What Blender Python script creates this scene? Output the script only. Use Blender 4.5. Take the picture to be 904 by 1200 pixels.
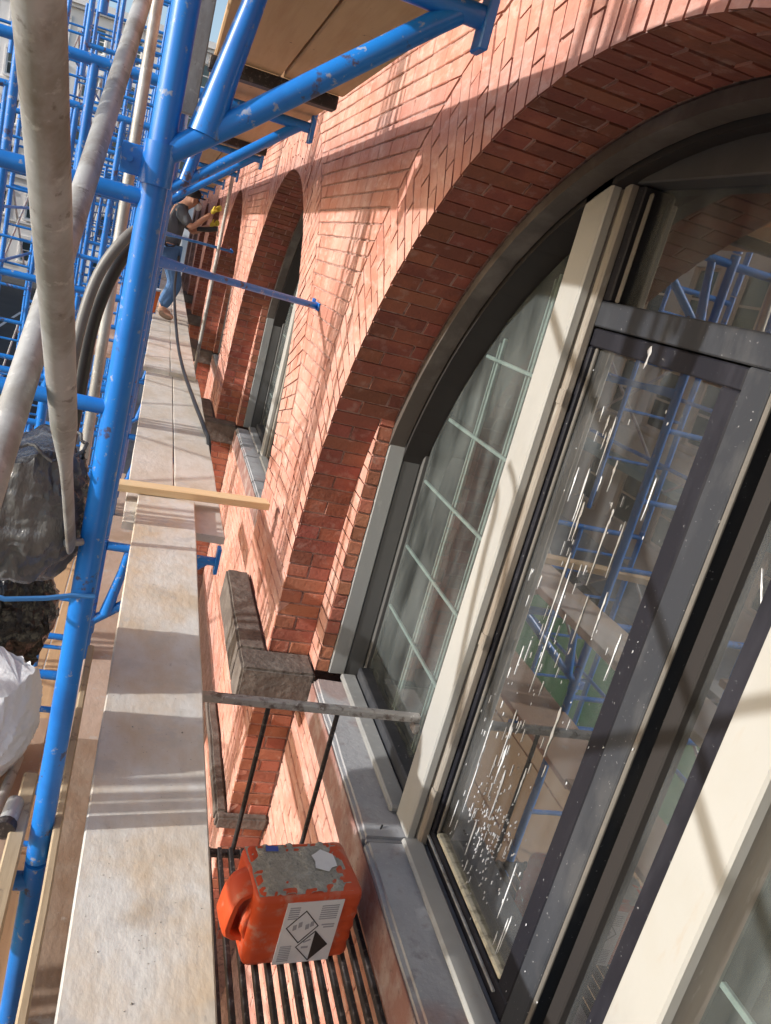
import bpy, bmesh, math, random
from mathutils import Vector, Matrix, noise
random.seed(7)
R = random.Random(11)
scene = bpy.context.scene
for o in list(bpy.data.objects): bpy.data.objects.remove(o)
COL = scene.collection

# ------------------------------------------------------------ camera
# axes: +X into the facade, +Y along the facade away from the camera, +Z up; origin at the phone
rows = ((0.93715162, 0.17016371, 0.30461641), (-0.23816515, -0.32605943, 0.91485661), (0.25499845, -0.92990836, -0.26504006))
m = Matrix.Identity(4)
for i in range(3):
    m[i][0] = rows[i][0]; m[i][1] = -rows[i][1]; m[i][2] = -rows[i][2]
cd = bpy.data.cameras.new('camera'); cam = bpy.data.objects.new('camera', cd); COL.objects.link(cam)
cam.matrix_world = m
cd.sensor_fit = 'VERTICAL'; cd.angle_y = 2*math.atan(600/968); cd.clip_start = .05; cd.clip_end = 2000
scene.camera = cam
# ------------------------------------------------------------ world, sun, exposure
SUN = Vector((-1.0, -.15, .37)).normalized()          # towards the sun
w = bpy.data.worlds.new('World'); scene.world = w; w.use_nodes = True
nt = w.node_tree; bg = nt.nodes['Background']; bg.inputs[1].default_value = .15
sk = nt.nodes.new('ShaderNodeTexSky'); sk.sky_type = 'NISHITA'; sk.sun_disc = False
sk.sun_elevation = math.asin(SUN.z); sk.sun_rotation = math.atan2(SUN.x, SUN.y)
sk.air_density = 1.0; sk.dust_density = 2.2; sk.ozone_density = .8
nt.links.new(sk.outputs[0], bg.inputs[0])
ld = bpy.data.lights.new('sun', 'SUN'); ld.energy = 3.0; ld.angle = math.radians(1.0); ld.color = (1, .985, .962)
sun = bpy.data.objects.new('sun', ld); COL.objects.link(sun)
sun.rotation_euler = SUN.to_track_quat('Z', 'Y').to_euler()
scene.view_settings.view_transform = 'Standard'; scene.view_settings.look = 'None'
scene.view_settings.exposure = .60; scene.view_settings.gamma = 1
scene.cycles.max_bounces = 8; scene.cycles.transparent_max_bounces = 16; scene.cycles.glossy_bounces = 4

# ------------------------------------------------------------ materials
def mat(name, base, rough=.6, metal=0., spots=None, bump=None, island=0., mixes=(), spec=.5):
    """mixes: (scale, detail, lo, hi, colour, strength, stretch) noise stains in world space"""
    M = bpy.data.materials.new(name); M.use_nodes = True; n = M.node_tree; N = n.nodes; L = n.links
    b = N['Principled BSDF']; b.inputs['Roughness'].default_value = rough; b.inputs['Metallic'].default_value = metal
    b.inputs["Specular IOR Level"].default_value = spec
    geo = N.new('ShaderNodeNewGeometry')
    rgb = N.new('ShaderNodeRGB'); rgb.outputs[0].default_value = (*base, 1); cur = rgb.outputs[0]
    if island:
        oi = N.new('ShaderNodeObjectInfo')
        ad = N.new('ShaderNodeMath'); ad.operation = 'ADD'; L.new(geo.outputs['Random Per Island'], ad.inputs[0]); L.new(oi.outputs['Random'], ad.inputs[1])
        fr = N.new('ShaderNodeMath'); fr.operation = 'FRACT'; L.new(ad.outputs[0], fr.inputs[0])
        mr = N.new('ShaderNodeMapRange'); mr.inputs[3].default_value = 1-island; mr.inputs[4].default_value = 1+island
        L.new(fr.outputs[0], mr.inputs[0])
        m2 = N.new('ShaderNodeMath'); m2.operation = 'MULTIPLY'; m2.inputs[1].default_value = 7.31; L.new(ad.outputs[0], m2.inputs[0])
        f2 = N.new('ShaderNodeMath'); f2.operation = 'FRACT'; L.new(m2.outputs[0], f2.inputs[0])
        mh = N.new('ShaderNodeMapRange'); mh.inputs[3].default_value = .5-.012*island*2; mh.inputs[4].default_value = .5+.022*island*2
        L.new(f2.outputs[0], mh.inputs[0])
        hs = N.new('ShaderNodeHueSaturation'); L.new(cur, hs.inputs['Color']); L.new(mr.outputs[0], hs.inputs['Value']); L.new(mh.outputs[0], hs.inputs['Hue'])
        cur = hs.outputs[0]
    for (sc, det, lo, hi, colr, st, stretch) in mixes:
        mp = N.new('ShaderNodeMapping'); mp.inputs['Scale'].default_value = stretch; L.new(geo.outputs['Position'], mp.inputs[0])
        no = N.new('ShaderNodeTexNoise'); no.inputs['Scale'].default_value = sc; no.inputs['Detail'].default_value = det
        no.inputs['Roughness'].default_value = .62
        L.new(mp.outputs[0], no.inputs['Vector'])
        r = N.new('ShaderNodeMapRange'); r.inputs[1].default_value = lo; r.inputs[2].default_value = hi; r.inputs[4].default_value = st
        L.new(no.outputs[0], r.inputs[0])
        mx = N.new('ShaderNodeMix'); mx.data_type = 'RGBA'; L.new(r.outputs[0], mx.inputs[0]); L.new(cur, mx.inputs[6]); mx.inputs[7].default_value = (*colr, 1)
        cur = mx.outputs[2]
    L.new(cur, b.inputs['Base Color'])
    if bump:
        sc, st, dist = bump[:3]
        no = N.new('ShaderNodeTexNoise'); no.inputs['Scale'].default_value = sc; no.inputs['Detail'].default_value = 6
        if len(bump) > 3:
            mp = N.new('ShaderNodeMapping'); mp.inputs['Scale'].default_value = bump[3]; L.new(geo.outputs['Position'], mp.inputs[0]); L.new(mp.outputs[0], no.inputs['Vector'])
        else: L.new(geo.outputs['Position'], no.inputs['Vector'])
        bp = N.new('ShaderNodeBump'); bp.inputs['Strength'].default_value = st; bp.inputs['Distance'].default_value = dist
        L.new(no.outputs[0], bp.inputs['Height']); L.new(bp.outputs[0], b.inputs['Normal'])
    return M
O = (1, 1, 1)
M = {}
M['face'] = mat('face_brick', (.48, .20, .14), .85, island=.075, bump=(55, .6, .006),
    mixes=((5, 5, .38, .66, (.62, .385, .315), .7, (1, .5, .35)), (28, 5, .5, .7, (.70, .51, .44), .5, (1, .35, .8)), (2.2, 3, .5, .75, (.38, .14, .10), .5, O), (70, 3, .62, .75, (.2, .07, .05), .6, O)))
M['red'] = mat('arch_brick', (.23, .068, .045), .85, island=.26, bump=(60, .6, .005),  # darker base: shade under the arch is put into the brick colour
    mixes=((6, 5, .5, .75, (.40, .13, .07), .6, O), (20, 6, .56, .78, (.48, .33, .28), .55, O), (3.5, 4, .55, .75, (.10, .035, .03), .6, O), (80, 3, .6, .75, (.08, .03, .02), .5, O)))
M['orange'] = mat('jamb_brick', (.34, .115, .072), .85, island=.26, bump=(60, .6, .005),  # lighter copy of the arch brick, sunlit tone put into the colour
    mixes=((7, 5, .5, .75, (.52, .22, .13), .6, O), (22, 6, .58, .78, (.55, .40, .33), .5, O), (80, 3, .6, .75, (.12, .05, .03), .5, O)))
M['mortar'] = mat('mortar', (.33, .19, .155), .95, bump=(90, .7, .005), mixes=((7, 5, .4, .65, (.50, .33, .28), .8, O), (40, 3, .5, .7, (.12, .07, .06), .8, O)))
M['darkmortar'] = mat('arch_mortar', (.10, .055, .045), .95, bump=(90, .7, .005), mixes=((9, 5, .5, .7, (.28, .2, .17), .5, O),))
M['stone'] = mat('sill_stone', (.33, .335, .35), .8, bump=(45, .5, .006),
    mixes=((3, 5, .45, .62, (.42, .43, .44), .8, O), (12, 5, .55, .72, (.17, .13, .125), .6, O), (60, 4, .6, .75, (.6, .58, .55), .5, O), (1.7, 4, .54, .62, (.30, .17, .14), .55, O)))
M['brownstone'] = mat('impost_stone', (.11, .09, .078), .9, bump=(30, .9, .01), mixes=((9, 5, .45, .65, (.19, .165, .145), .8, O), (60, 4, .55, .7, (.07, .055, .05), .7, O)))
M['sillfront'] = mat('sill_front', (.25, .13, .11), .85, bump=(50, .6, .006), mixes=((8, 5, .45, .65, (.38, .32, .30), .7, O), (40, 4, .6, .7, (.10, .06, .05), .6, O)))
M['cream'] = mat('cream_paint', (.37, .365, .34), .55, bump=(40, .25, .003), mixes=((6, 5, .5, .75, (.35, .335, .295), .6, O), (30, 5, .62, .72, (.36, .31, .25), .5, (1, 1, .25)), (2, 3, .5, .7, (.41, .405, .38), .5, O), (1.6, 6, .52, .66, (.27, .265, .25), .5, (1, 1, .6))))
M['creamside'] = mat('shade_toned_wood', (.26, .235, .20), .75, bump=(50, .4, .004, (1, 1, .15)), mixes=((9, 5, .45, .65, (.20, .15, .11), .7, (1, 1, .2)), (40, 4, .6, .7, (.40, .38, .34), .5, (1, 1, .3))))  # darker copy of the cream: side-face shade put into the colour
M['black'] = mat('black_sash_paint', (.014, .014, .019), .5, bump=(30, .12, .003), mixes=((8, 6, .5, .75, (.04, .04, .05), .7, (1, 1, .3)), (90, 4, .68, .74, (.5, .5, .5), .5, O)), spec=.25)
M['darkslate'] = mat('dark_head_paint', (.05, .05, .052), .6, bump=(30, .2, .003), mixes=((6, 5, .5, .7, (.08, .08, .08), .6, O),))  # dark grey paint of the window head
M['slate'] = mat('grey_sash_paint', (.036, .039, .046), .55, bump=(30, .15, .003), mixes=((7, 6, .48, .7, (.062, .066, .074), .8, (1, 1, .3)), (3, 6, .55, .62, (.10, .10, .10), .35, (1, 1, .6)), (80, 4, .66, .74, (.5, .5, .5), .6, O)), spec=.25)
M['jamb'] = mat('grey_casing_paint', (.27, .275, .27), .45, bump=(30, .2, .003), mixes=((6, 5, .5, .7, (.19, .19, .185), .7, (1, 1, .25)), (30, 5, .62, .72, (.42, .41, .39), .6, (1, 1, .3))))
M['brown'] = mat('dark_arched_casing', (.085, .07, .06), .6, bump=(30, .25, .004), mixes=((5, 5, .48, .68, (.17, .15, .135), .8, O),))
M['darkjamb'] = mat('dark_grey_casing', (.085, .085, .083), .5, bump=(30, .2, .003), mixes=((6, 5, .5, .7, (.14, .14, .135), .6, (1, 1, .25)),))
M['muntin'] = mat('pale_green_muntin', (.42, .46, .44), .5, mixes=((25, 4, .5, .65, (.28, .31, .30), .7, O),))
M['tanbead'] = mat('tan_wood_bead', (.13, .12, .105), .7, mixes=((15, 4, .5, .65, (.16, .14, .12), .7, O),))
M['void'] = mat('dark_reveal', (.018, .015, .014), .7)
M['blue'] = mat('blue_scaffold_paint', (.012, .18, .60), .32, bump=(22, .1, .002), mixes=((9, 5, .56, .7, (.02, .19, .62), .6, O), (38, 6, .61, .66, (.36, .38, .41), .75, O), (16, 7, .61, .65, (.075, .045, .035), .85, O), (6, 5, .5, .7, (.01, .10, .38), .6, O)))
M['galv'] = mat('galvanised_steel', (.40, .405, .40), .5, .35, bump=(70, .45, .0015, (1, 1, .3)), mixes=((14, 6, .45, .65, (.25, .24, .215), .85, (1, 1, .35)), (60, 5, .58, .7, (.62, .62, .6), .6, O), (9, 6, .54, .66, (.17, .14, .11), .7, (1, 1, .4)), (35, 5, .62, .68, (.10, .08, .06), .6, O)))
M['steel'] = mat('painted_old_steel', (.42, .40, .37), .6, .2, bump=(80, .5, .002), mixes=((25, 5, .5, .64, (.12, .09, .07), .9, O), (70, 4, .6, .7, (.75, .73, .70), .7, O)))
M['iron'] = mat('dark_iron', (.035, .03, .03), .55, .3, bump=(90, .6, .003), mixes=((60, 4, .55, .7, (.22, .19, .17), .6, O),))
def plankmat(name, base, dust, grain, amt=.8):
    return mat(name, base, .8, bump=(34, .5, .004, (1.4, .7, 1)),
        mixes=((10, 6, .5, .7, grain, .22, (4, .25, 1)), (3.2, 6, .40, .62, dust, amt, (1.4, .8, 1)), (11, 6, .52, .68, (dust[0]*.78, dust[1]*.76, dust[2]*.72), .6, (1, 1, 1)),
               (45, 6, .67, .72, (.30, .27, .24), .5, (1, .5, 1)), (7, 8, .60, .66, (.44, .43, .41), .6, (1, 1, 1)), (90, 3, .66, .7, (.34, .31, .28), .5, (.5, 1.6, 1)), (2.0, 4, .56, .64, (base[0]*.72, base[1]*.66, base[2]*.55), .5, O)))
M['plank'] = plankmat('dusty_scaffold_plank', (.54, .44, .32), (.60, .59, .555), (.44, .35, .25), 1.)
M['plank2'] = plankmat('pale_scaffold_plank', (.52, .46, .38), (.60, .57, .52), (.40, .34, .28), .9)
M['plankdark'] = plankmat('dark_plank', (.24, .15, .095), (.36, .28, .22), (.15, .09, .06), .6)  # dark brown base, the darkest of the plank tones
M['plankpink'] = plankmat('worn_plank', (.42, .29, .21), (.52, .40, .33), (.33, .21, .15), .6)
M['ply'] = mat('plywood', (.52, .34, .18), .75, bump=(25, .25, .003, (4, .25, 1)), mixes=((8, 6, .45, .7, (.42, .25, .12), .6, (5, .3, 1)), (30, 4, .68, .72, (.12, .07, .04), .8, O), (1.6, 3, .5, .7, (.60, .42, .25), .6, O)))
M['lumber'] = mat('fresh_lumber', (.72, .56, .33), .7, bump=(30, .3, .003, (.3, 3, 3)), mixes=((12, 6, .45, .65, (.60, .42, .21), .6, (.2, 3, 5)), (40, 3, .7, .73, (.25, .14, .07), .8, O)))
M['worn'] = mat('worn_lumber', (.42, .33, .215), .8, bump=(30, .3, .003, (3, .3, 3)), mixes=((9, 6, .45, .65, (.30, .22, .13), .8, (3, .3, 3)), (20, 5, .58, .66, (.16, .12, .09), .7, O)))
M['orangep'] = mat('orange_plastic', (.56, .075, .02), .45, bump=(18, .12, .004), mixes=((14, 6, .54, .66, (.45, .30, .23), .6, O), (5, 4, .5, .7, (.50, .05, .015), .5, O)))
M['cement'] = mat('cement_crust', (.33, .32, .28), .95, bump=(60, 1, .012), mixes=((30, 5, .5, .62, (.42, .41, .37), .8, O), (50, 4, .62, .7, (.2, .19, .17), .8, O)))
M['paper'] = mat('white_label', (.72, .72, .73), .5, bump=(15, .1, .003), mixes=((9, 4, .55, .7, (.55, .54, .55), .5, O),))
M['ink'] = mat('black_print', (.02, .02, .02), .5)
M['greyink'] = mat('grey_print', (.33, .33, .36), .5)
M['blueink'] = mat('blue_print', (.04, .09, .40), .5)
M['greybag'] = mat('grey_plastic_bag', (.085, .085, .085), .27, bump=(16, .9, .03, (1, 1, .45)), mixes=((6, 4, .45, .65, (.20, .195, .185), .8, (1, 1, .5)),))
M['blackbag'] = mat('black_plastic_bag', (.012, .012, .013), .2, bump=(15, 1, .035, (1, 1, .5)))
M['whitebag'] = mat('white_woven_bag', (.68, .69, .70), .6, bump=(40, .5, .01), mixes=((8, 4, .5, .7, (.66, .67, .69), .6, O),))
M['hose'] = mat('black_rubber_hose', (.02, .02, .02), .45, bump=(40, .2, .003))
M['greyhose'] = mat('grey_hose', (.16, .155, .145), .5)
M['rope'] = mat('blue_rope', (.05, .22, .55), .7)
M['skin'] = mat('skin', (.50, .27, .18), .6)
M['tee'] = mat('grey_shirt_cloth', (.10, .11, .125), .9, bump=(20, .5, .02))
M['jeans'] = mat('blue_denim', (.07, .15, .30), .9, bump=(25, .5, .02))
M['boots'] = mat('dusty_boots', (.30, .21, .15), .85)
M['glove'] = mat('yellow_glove', (.70, .55, .06), .7)
M['oglove'] = mat('orange_hi_vis', (.85, .20, .04), .7)
M['capm'] = mat('black_cap_cloth', (.03, .03, .035), .9)
M['maskm'] = mat('white_mask', (.6, .62, .65), .8)
M['green'] = mat('green_turf', (.055, .17, .07), .95, bump=(90, .9, .02), mixes=((12, 6, .45, .65, (.09, .26, .11), .7, O),))
M['asphalt'] = mat('asphalt', (.05, .05, .052), .9, bump=(30, .4, .01), mixes=((.6, 5, .45, .7, (.075, .073, .07), .8, O),))
M['concrete'] = mat('pavement_concrete', (.40, .39, .37), .9, bump=(20, .4, .01), mixes=((1.2, 5, .45, .7, (.22, .21, .20), .7, O),))
M['lime'] = mat('cream_limestone', (.84, .70, .52), .85, bump=(12, .3, .02), mixes=((.8, 5, .45, .7, (.66, .50, .34), .6, O),))
M['salmon'] = mat('salmon_brick_front', (.60, .32, .22), .85, bump=(14, .3, .02), mixes=((.7, 5, .45, .7, (.40, .17, .11), .6, O),))
M['paleb'] = mat('pale_render', (.82, .80, .78), .85, mixes=((.4, 5, .45, .7, (.6, .57, .55), .6, O),))
M['darkb'] = mat('brown_brick_front', (.22, .13, .11), .85, mixes=((.7, 5, .45, .7, (.30, .18, .15), .6, O),))
M['copper'] = mat('green_copper', (.25, .42, .38), .6, mixes=((2, 5, .45, .7, (.33, .50, .45), .6, O),))
M['farglass'] = mat('far_window_glass', (.05, .08, .085), .08, spec=.9)
M['redrope'] = mat('red_cord', (.55, .05, .035), .7)
M['room'] = mat('dim_room_plaster', (.07, .068, .066), .9, mixes=((1.5, 4, .4, .6, (.045, .045, .045), .8, O),))
M['drip'] = mat('dried_paint', (.60, .61, .62), .6)
M['dustm'] = mat('dried_splash', (.62, .61, .57), .7)
M['scraped'] = mat('scraped_wood', (.62, .58, .44), .8, bump=(60, .8, .006), mixes=((30, 5, .5, .6, (.30, .27, .2), .8, O),))
def glassmat(name, tint, ior, film, filmcol, rough=0.0):
    G = bpy.data.materials.new(name); G.use_nodes = True; n = G.node_tree; N = n.nodes; L = n.links
    N.remove(N['Principled BSDF']); out = N['Material Output']
    tr = N.new('ShaderNodeBsdfTransparent'); tr.inputs[0].default_value = (*tint, 1)
    gl = N.new('ShaderNodeBsdfGlossy'); gl.inputs['Roughness'].default_value = rough
    fr = N.new('ShaderNodeFresnel'); fr.inputs[0].default_value = ior
    mx = N.new('ShaderNodeMixShader'); L.new(fr.outputs[0], mx.inputs[0]); L.new(tr.outputs[0], mx.inputs[1]); L.new(gl.outputs[0], mx.inputs[2])
    df = N.new('ShaderNodeBsdfDiffuse'); df.inputs[0].default_value = (*filmcol, 1)
    geo = N.new('ShaderNodeNewGeometry'); no = N.new('ShaderNodeTexNoise'); no.inputs['Scale'].default_value = 5; no.inputs['Detail'].default_value = 6
    mp = N.new('ShaderNodeMapping'); mp.inputs['Scale'].default_value = (1, 1.6, .5); L.new(geo.outputs['Position'], mp.inputs[0]); L.new(mp.outputs[0], no.inputs['Vector'])
    r = N.new('ShaderNodeMapRange'); r.inputs[1].default_value = .35; r.inputs[2].default_value = .75; r.inputs[3].default_value = film*.4; r.inputs[4].default_value = film*1.8
    L.new(no.outputs[0], r.inputs[0])
    m2 = N.new('ShaderNodeMixShader'); L.new(r.outputs[0], m2.inputs[0]); L.new(mx.outputs[0], m2.inputs[1]); L.new(df.outputs[0], m2.inputs[2])
    L.new(m2.outputs[0], out.inputs[0])
    bp = N.new('ShaderNodeBump'); bp.inputs['Strength'].default_value = .03; bp.inputs['Distance'].default_value = .02
    n3 = N.new('ShaderNodeTexNoise'); n3.inputs['Scale'].default_value = 1.5; L.new(geo.outputs['Position'], n3.inputs['Vector']); L.new(n3.outputs[0], bp.inputs['Height']); L.new(bp.outputs[0], gl.inputs['Normal'])
    return G
M['glass'] = glassmat('window_glass', (.72, .76, .75), 3.8, .085, (.46, .48, .49))  # film level includes added haze that lifts the dark reflections
M['dustyglass'] = glassmat('dusty_side_glass', (.70, .79, .78), 2.3, .10, (.50, .56, .55), .02)

# ------------------------------------------------------------ mesh helpers
class MB:
    def __init__(s): s.v = []; s.f = []
    def add(s, vs, fs):
        k = len(s.v); s.v += [tuple(v) for v in vs]; s.f += [tuple(i+k for i in f) for f in fs]; return s
    def box(s, a, b):
        x0, y0, z0 = a; x1, y1, z1 = b
        return s.add([(x0,y0,z0),(x1,y0,z0),(x1,y1,z0),(x0,y1,z0),(x0,y0,z1),(x1,y0,z1),(x1,y1,z1),(x0,y1,z1)],
            [(0,3,2,1),(4,5,6,7),(0,1,5,4),(1,2,6,5),(2,3,7,6),(3,0,4,7)])
    def hexa(s, c8): return s.add(c8, [(0,3,2,1),(4,5,6,7),(0,1,5,4),(1,2,6,5),(2,3,7,6),(3,0,4,7)])
    def bbox(s, a, b, e=.004, jit=0., rr=None):
        """box with chamfered edges, a little uneven"""
        c = [(a[i]+b[i])/2 for i in range(3)]; h = [abs(b[i]-a[i])/2 for i in range(3)]
        vs = []; idx = {}
        for sx in (-1,1):
            for sy in (-1,1):
                for sz in (-1,1):
                    j = [(rr or R).uniform(-jit, jit) for _ in range(3)] if jit else (0,0,0)
                    for k in range(3):
                        p = [c[i] + (sx,sy,sz)[i]*(h[i] - (e if i != k else 0)) + j[i] for i in range(3)]
                        idx[(sx,sy,sz,k)] = len(vs); vs.append(p)
        fs = []
        def q(k, sg, ax):
            o1, o2 = [i for i in range(3) if i != k]
            r = []
            for (u, v) in ((-1,-1),(1,-1),(1,1),(-1,1)):
                t = [0,0,0]; t[k] = sg; t[o1] = u; t[o2] = v; r.append(idx[(*t, k)])
            return r
        for k in range(3):
            for sg in (-1,1):
                r = q(k, sg, k); fl = (sg == 1) ^ (k == 1)
                fs.append(tuple(r if fl else r[::-1]))
        for k in range(3):                        # edges along k
            o1, o2 = [i for i in range(3) if i != k]
            for u in (-1,1):
                for v in (-1,1):
                    t0 = [0]*3; t1 = [0]*3; t0[k] = -1; t1[k] = 1
                    for t in (t0, t1): t[o1] = u; t[o2] = v
                    r = [idx[(*t0, o1)], idx[(*t1, o1)], idx[(*t1, o2)], idx[(*t0, o2)]]
                    fl = (u*v == 1) ^ (k == 1)
                    fs.append(tuple(r if not fl else r[::-1]))
        for sx in (-1,1):
            for sy in (-1,1):
                for sz in (-1,1):
                    r = [idx[(sx,sy,sz,k)] for k in range(3)]
                    fs.append(tuple(r if sx*sy*sz == 1 else r[::-1]))
        return s.add(vs, fs)
    def tube(s, path, r, n=12, cap=True, flat=None):
        path = [Vector(p) for p in path]; rs = r if isinstance(r, (list, tuple)) else [r]*len(path)
        fl = flat or [1]*len(path)
        t0 = (path[1]-path[0]).normalized(); ref = Vector((0,0,1)) if abs(t0.z) < .9 else Vector((1,0,0))
        nrm = t0.cross(ref).normalized(); k = len(s.v)
        for i, p in enumerate(path):
            t = (path[min(i+1, len(path)-1)] - path[max(i-1, 0)]).normalized()
            nrm = (nrm - t*nrm.dot(t)).normalized(); b = t.cross(nrm)
            for j in range(n):
                a = 2*math.pi*j/n
                s.v.append(tuple(p + nrm*math.cos(a)*rs[i]*fl[i] + b*math.sin(a)*rs[i]/max(.35, fl[i])**.0))
        for i in range(len(path)-1):
            for j in range(n):
                a = k+i*n+j; b2 = k+i*n+(j+1) % n
                s.f.append((a, b2, b2+n, a+n))
        if cap:
            s.f.append(tuple(k+j for j in range(n))[::-1]); s.f.append(tuple(k+(len(path)-1)*n+j for j in range(n)))
        return s
    def hollow(s, a, b, r, n=12, wall=.004):
        """straight pipe, open ended"""
        a = Vector(a); b = Vector(b); d = (b-a).normalized()
        s.tube([a, b], r, n, cap=False)
        k = len(s.v); s.tube([b, a], r-wall, n, cap=False)
        for e0, e1 in ((0, 1), (1, 0)):
            pass
        s.tube([a-d*.0005, a+d*.0005], r, n); s.tube([b-d*.0005, b+d*.0005], r, n)
        return s
    def mesh(s, name, smooth=False):
        me = bpy.data.meshes.new(name); me.from_pydata(s.v, [], s.f); me.update()
        if smooth:
            me.polygons.foreach_set('use_smooth', [True]*len(me.polygons))
            try: me.set_sharp_from_angle(angle=math.radians(40))
            except Exception: pass
        return me
    def build(s, name, ma, parent=None, smooth=False, fix=False):
        me = s.mesh(name, smooth)
        if fix:
            bm = bmesh.new(); bm.from_mesh(me); bmesh.ops.recalc_face_normals(bm, faces=bm.faces); bm.to_mesh(me); bm.free()
        me.materials.append(ma); o = bpy.data.objects.new(name, me); COL.objects.link(o)
        if parent: setpar(o, parent)
        return o
def setpar(o, p):
    o.parent = p; o.matrix_parent_inverse = Matrix.Translation(p.matrix_world.translation).inverted() if p.type == 'EMPTY' and not p.parent else Matrix.Identity(4)
def thing(name, loc, label, cat, group=None):
    o = bpy.data.objects.new(name, None); o.location = loc; o.matrix_world = Matrix.Translation(loc); o.empty_display_size = .1; COL.objects.link(o)
    return tag(o, label, cat, group)
def tag(o, label=None, cat=None, group=None, kind=None):
    if label: o['label'] = label
    if cat: o['category'] = cat
    if group: o['group'] = group
    if kind: o['kind'] = kind
    return o
def copy_tree(o, parent=None):
    c = o.copy(); COL.objects.link(c)
    if parent: c.parent = parent; c.matrix_parent_inverse = o.matrix_parent_inverse.copy()
    for ch in o.children: copy_tree(ch, c)
    return c

# ------------------------------------------------------------ the setting: street
GZ = -7.2
MB().add([(-600,-600,GZ-.15),(600,-600,GZ-.15),(600,900,GZ-.15),(-600,900,GZ-.15)], [(0,1,2,3)]).build('ground', M['asphalt'])['kind'] = 'structure'
MB().box((-2.9,-80,GZ-.146),(1.0,260,GZ)).build('pavement', M['concrete'])['kind'] = 'structure'
MB().box((-14.5,-80,GZ-.146),(-11.5,260,GZ)).build('pavement', M['concrete'])['kind'] = 'structure'
mk = MB()
for i in range(60): mk.box((-7.3, -60+i*5, GZ-.149), (-7.15, -57+i*5, GZ-.146))
mk.build('road_marking', M['paper'])['kind'] = 'structure'

# ------------------------------------------------------------ our brick building
FX = .8; RA = 1.94; SPR = -1.37; SILL = -1.83; CY0 = 1.65; PITCH = 5.06; NW = 7
CENT = [CY0 + PITCH*k for k in range(-1, NW)]
bld = thing('brick_building', (2.5, 12, GZ), 'red brick building being restored, its row of tall round-arched windows facing the scaffold', 'building')
TOPZ = 6.5; BOT = GZ; Y0 = -6.0; Y1 = CENT[-1]+RA+1.18
def archz(c, y, r=RA):
    d = abs(y-c)
    return SPR+math.sqrt(max(0, r*r-d*d)) if d < r else None
mm = MB(); mx = FX+.0065
ys = [Y0]
for c in CENT:
    ys += [c-RA] + [c-RA*math.cos(math.pi*i/48) for i in range(1, 48)] + [c+RA]
ys.append(Y1)
for a, b in zip(ys, ys[1:]):
    if b-a < 1e-6: continue
    c = min(CENT, key=lambda q: abs(q-(a+b)/2)); mid = (a+b)/2
    if abs(mid-c) < RA:
        za = archz(c, a) or SPR; zb = archz(c, b) or SPR
        if abs(a-c) >= RA-1e-6: za = SPR
        if abs(b-c) >= RA-1e-6: zb = SPR
        mm.add([(mx,a,za),(mx,b,zb),(mx,b,TOPZ),(mx,a,TOPZ)], [(0,3,2,1)])
        # spandrel under the sill
        mm.add([(1.02,a,BOT),(1.02,b,BOT),(1.02,b,SILL-.2),(1.02,a,SILL-.2)], [(0,3,2,1)])
        # soffit behind intrados bricks
    else:
        mm.add([(mx,a,BOT),(mx,b,BOT),(mx,b,TOPZ),(mx,a,TOPZ)], [(0,3,2,1)])
ri = RA+.0065
for c in CENT:
    P = [(c+ri, BOT), (c+ri, SPR)] + [(c+ri*math.cos(math.pi*i/40), SPR+ri*math.sin(math.pi*i/40)) for i in range(1, 40)] + [(c-ri, SPR), (c-ri, BOT)]
    for (ya, za), (yb, zb) in zip(P, P[1:]):
        mm.add([(mx,ya,za),(1.30,ya,za),(1.30,yb,zb),(mx,yb,zb)], [(0,1,2,3)])
mm.build('mortar_wall', M['mortar'], bld)
# body of the building behind the facade
bb = MB(); bb.box((1.62,Y0,TOPZ-.3),(9,Y1,TOPZ)); bb.box((8.7,Y0,BOT),(9,Y1,TOPZ-.3)); bb.box((FX+.02,Y1,BOT),(9,Y1+.3,TOPZ)); bb.box((FX+.02,Y0-.3,BOT),(9,Y0,TOPZ))
bb.box((1.56,Y0,-2.35),(8.7,Y1,-2.05)); bb.box((1.56,Y0,1.3),(8.7,Y1,1.5)); bb.box((5.5,Y0,-2.05),(5.7,Y1,1.3))
bb.build('room_shell', M['room'], bld)

def planar(n): return n
BR = []      # records: (list of 8 corners, kind 'brick'/'arch_brick', material key)
CO = .0677; JT = .008
def rec_box(a, b, kind, mk_): BR.append(([a, b], kind, mk_, None))
def rndx(): return R.uniform(-.0022, .0018)
# wall face, common bond with headers every sixth course
zi = 0; z = BOT
ring = RA+.415
def facebricks(ya, yb, za, x0, off, mk_, kind='brick', cutc=None):
    y = ya - off
    while y < yb-.02:
        L_ = .2032
        p, q = max(y, ya), min(y+L_-JT, yb)
        y += L_
        if q-p < .03: continue
        dx = rndx()
        if cutc and ((p == ya and cutc[0]) or (q == yb and cutc[1])):
            def yy_(zv, sd):
                c_ = cutc[sd]; dz = zv-SPR; d_ = math.sqrt(max(.0025, (ring+.006)**2-dz*dz)) if dz > 0 else RA
                return c_+d_ if sd == 0 else c_-d_
            z1_ = za+CO-JT; x_ = x0+dx
            p0, p1 = (yy_(za, 0), yy_(z1_, 0)) if (p == ya and cutc[0]) else (p, p)
            q0, q1 = (yy_(za, 1), yy_(z1_, 1)) if (q == yb and cutc[1]) else (q, q)
            if max(p0, p1) < min(q0, q1)+.02 or True:
                p0, p1 = min(p0, q0-.004), min(p1, q1-.004)
                pts = []
                for x in (x_, x0+.05): pts += [(x, p0, za), (x, p1, z1_), (x, q1, z1_), (x, q0, za)]
                BR.append((pts, kind, mk_, 'hex'))
            continue
        BR.append(((p, q, za, za+CO-JT, x0+dx, x0+.05), kind, mk_, None))
z = -3.6
row = 0
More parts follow.
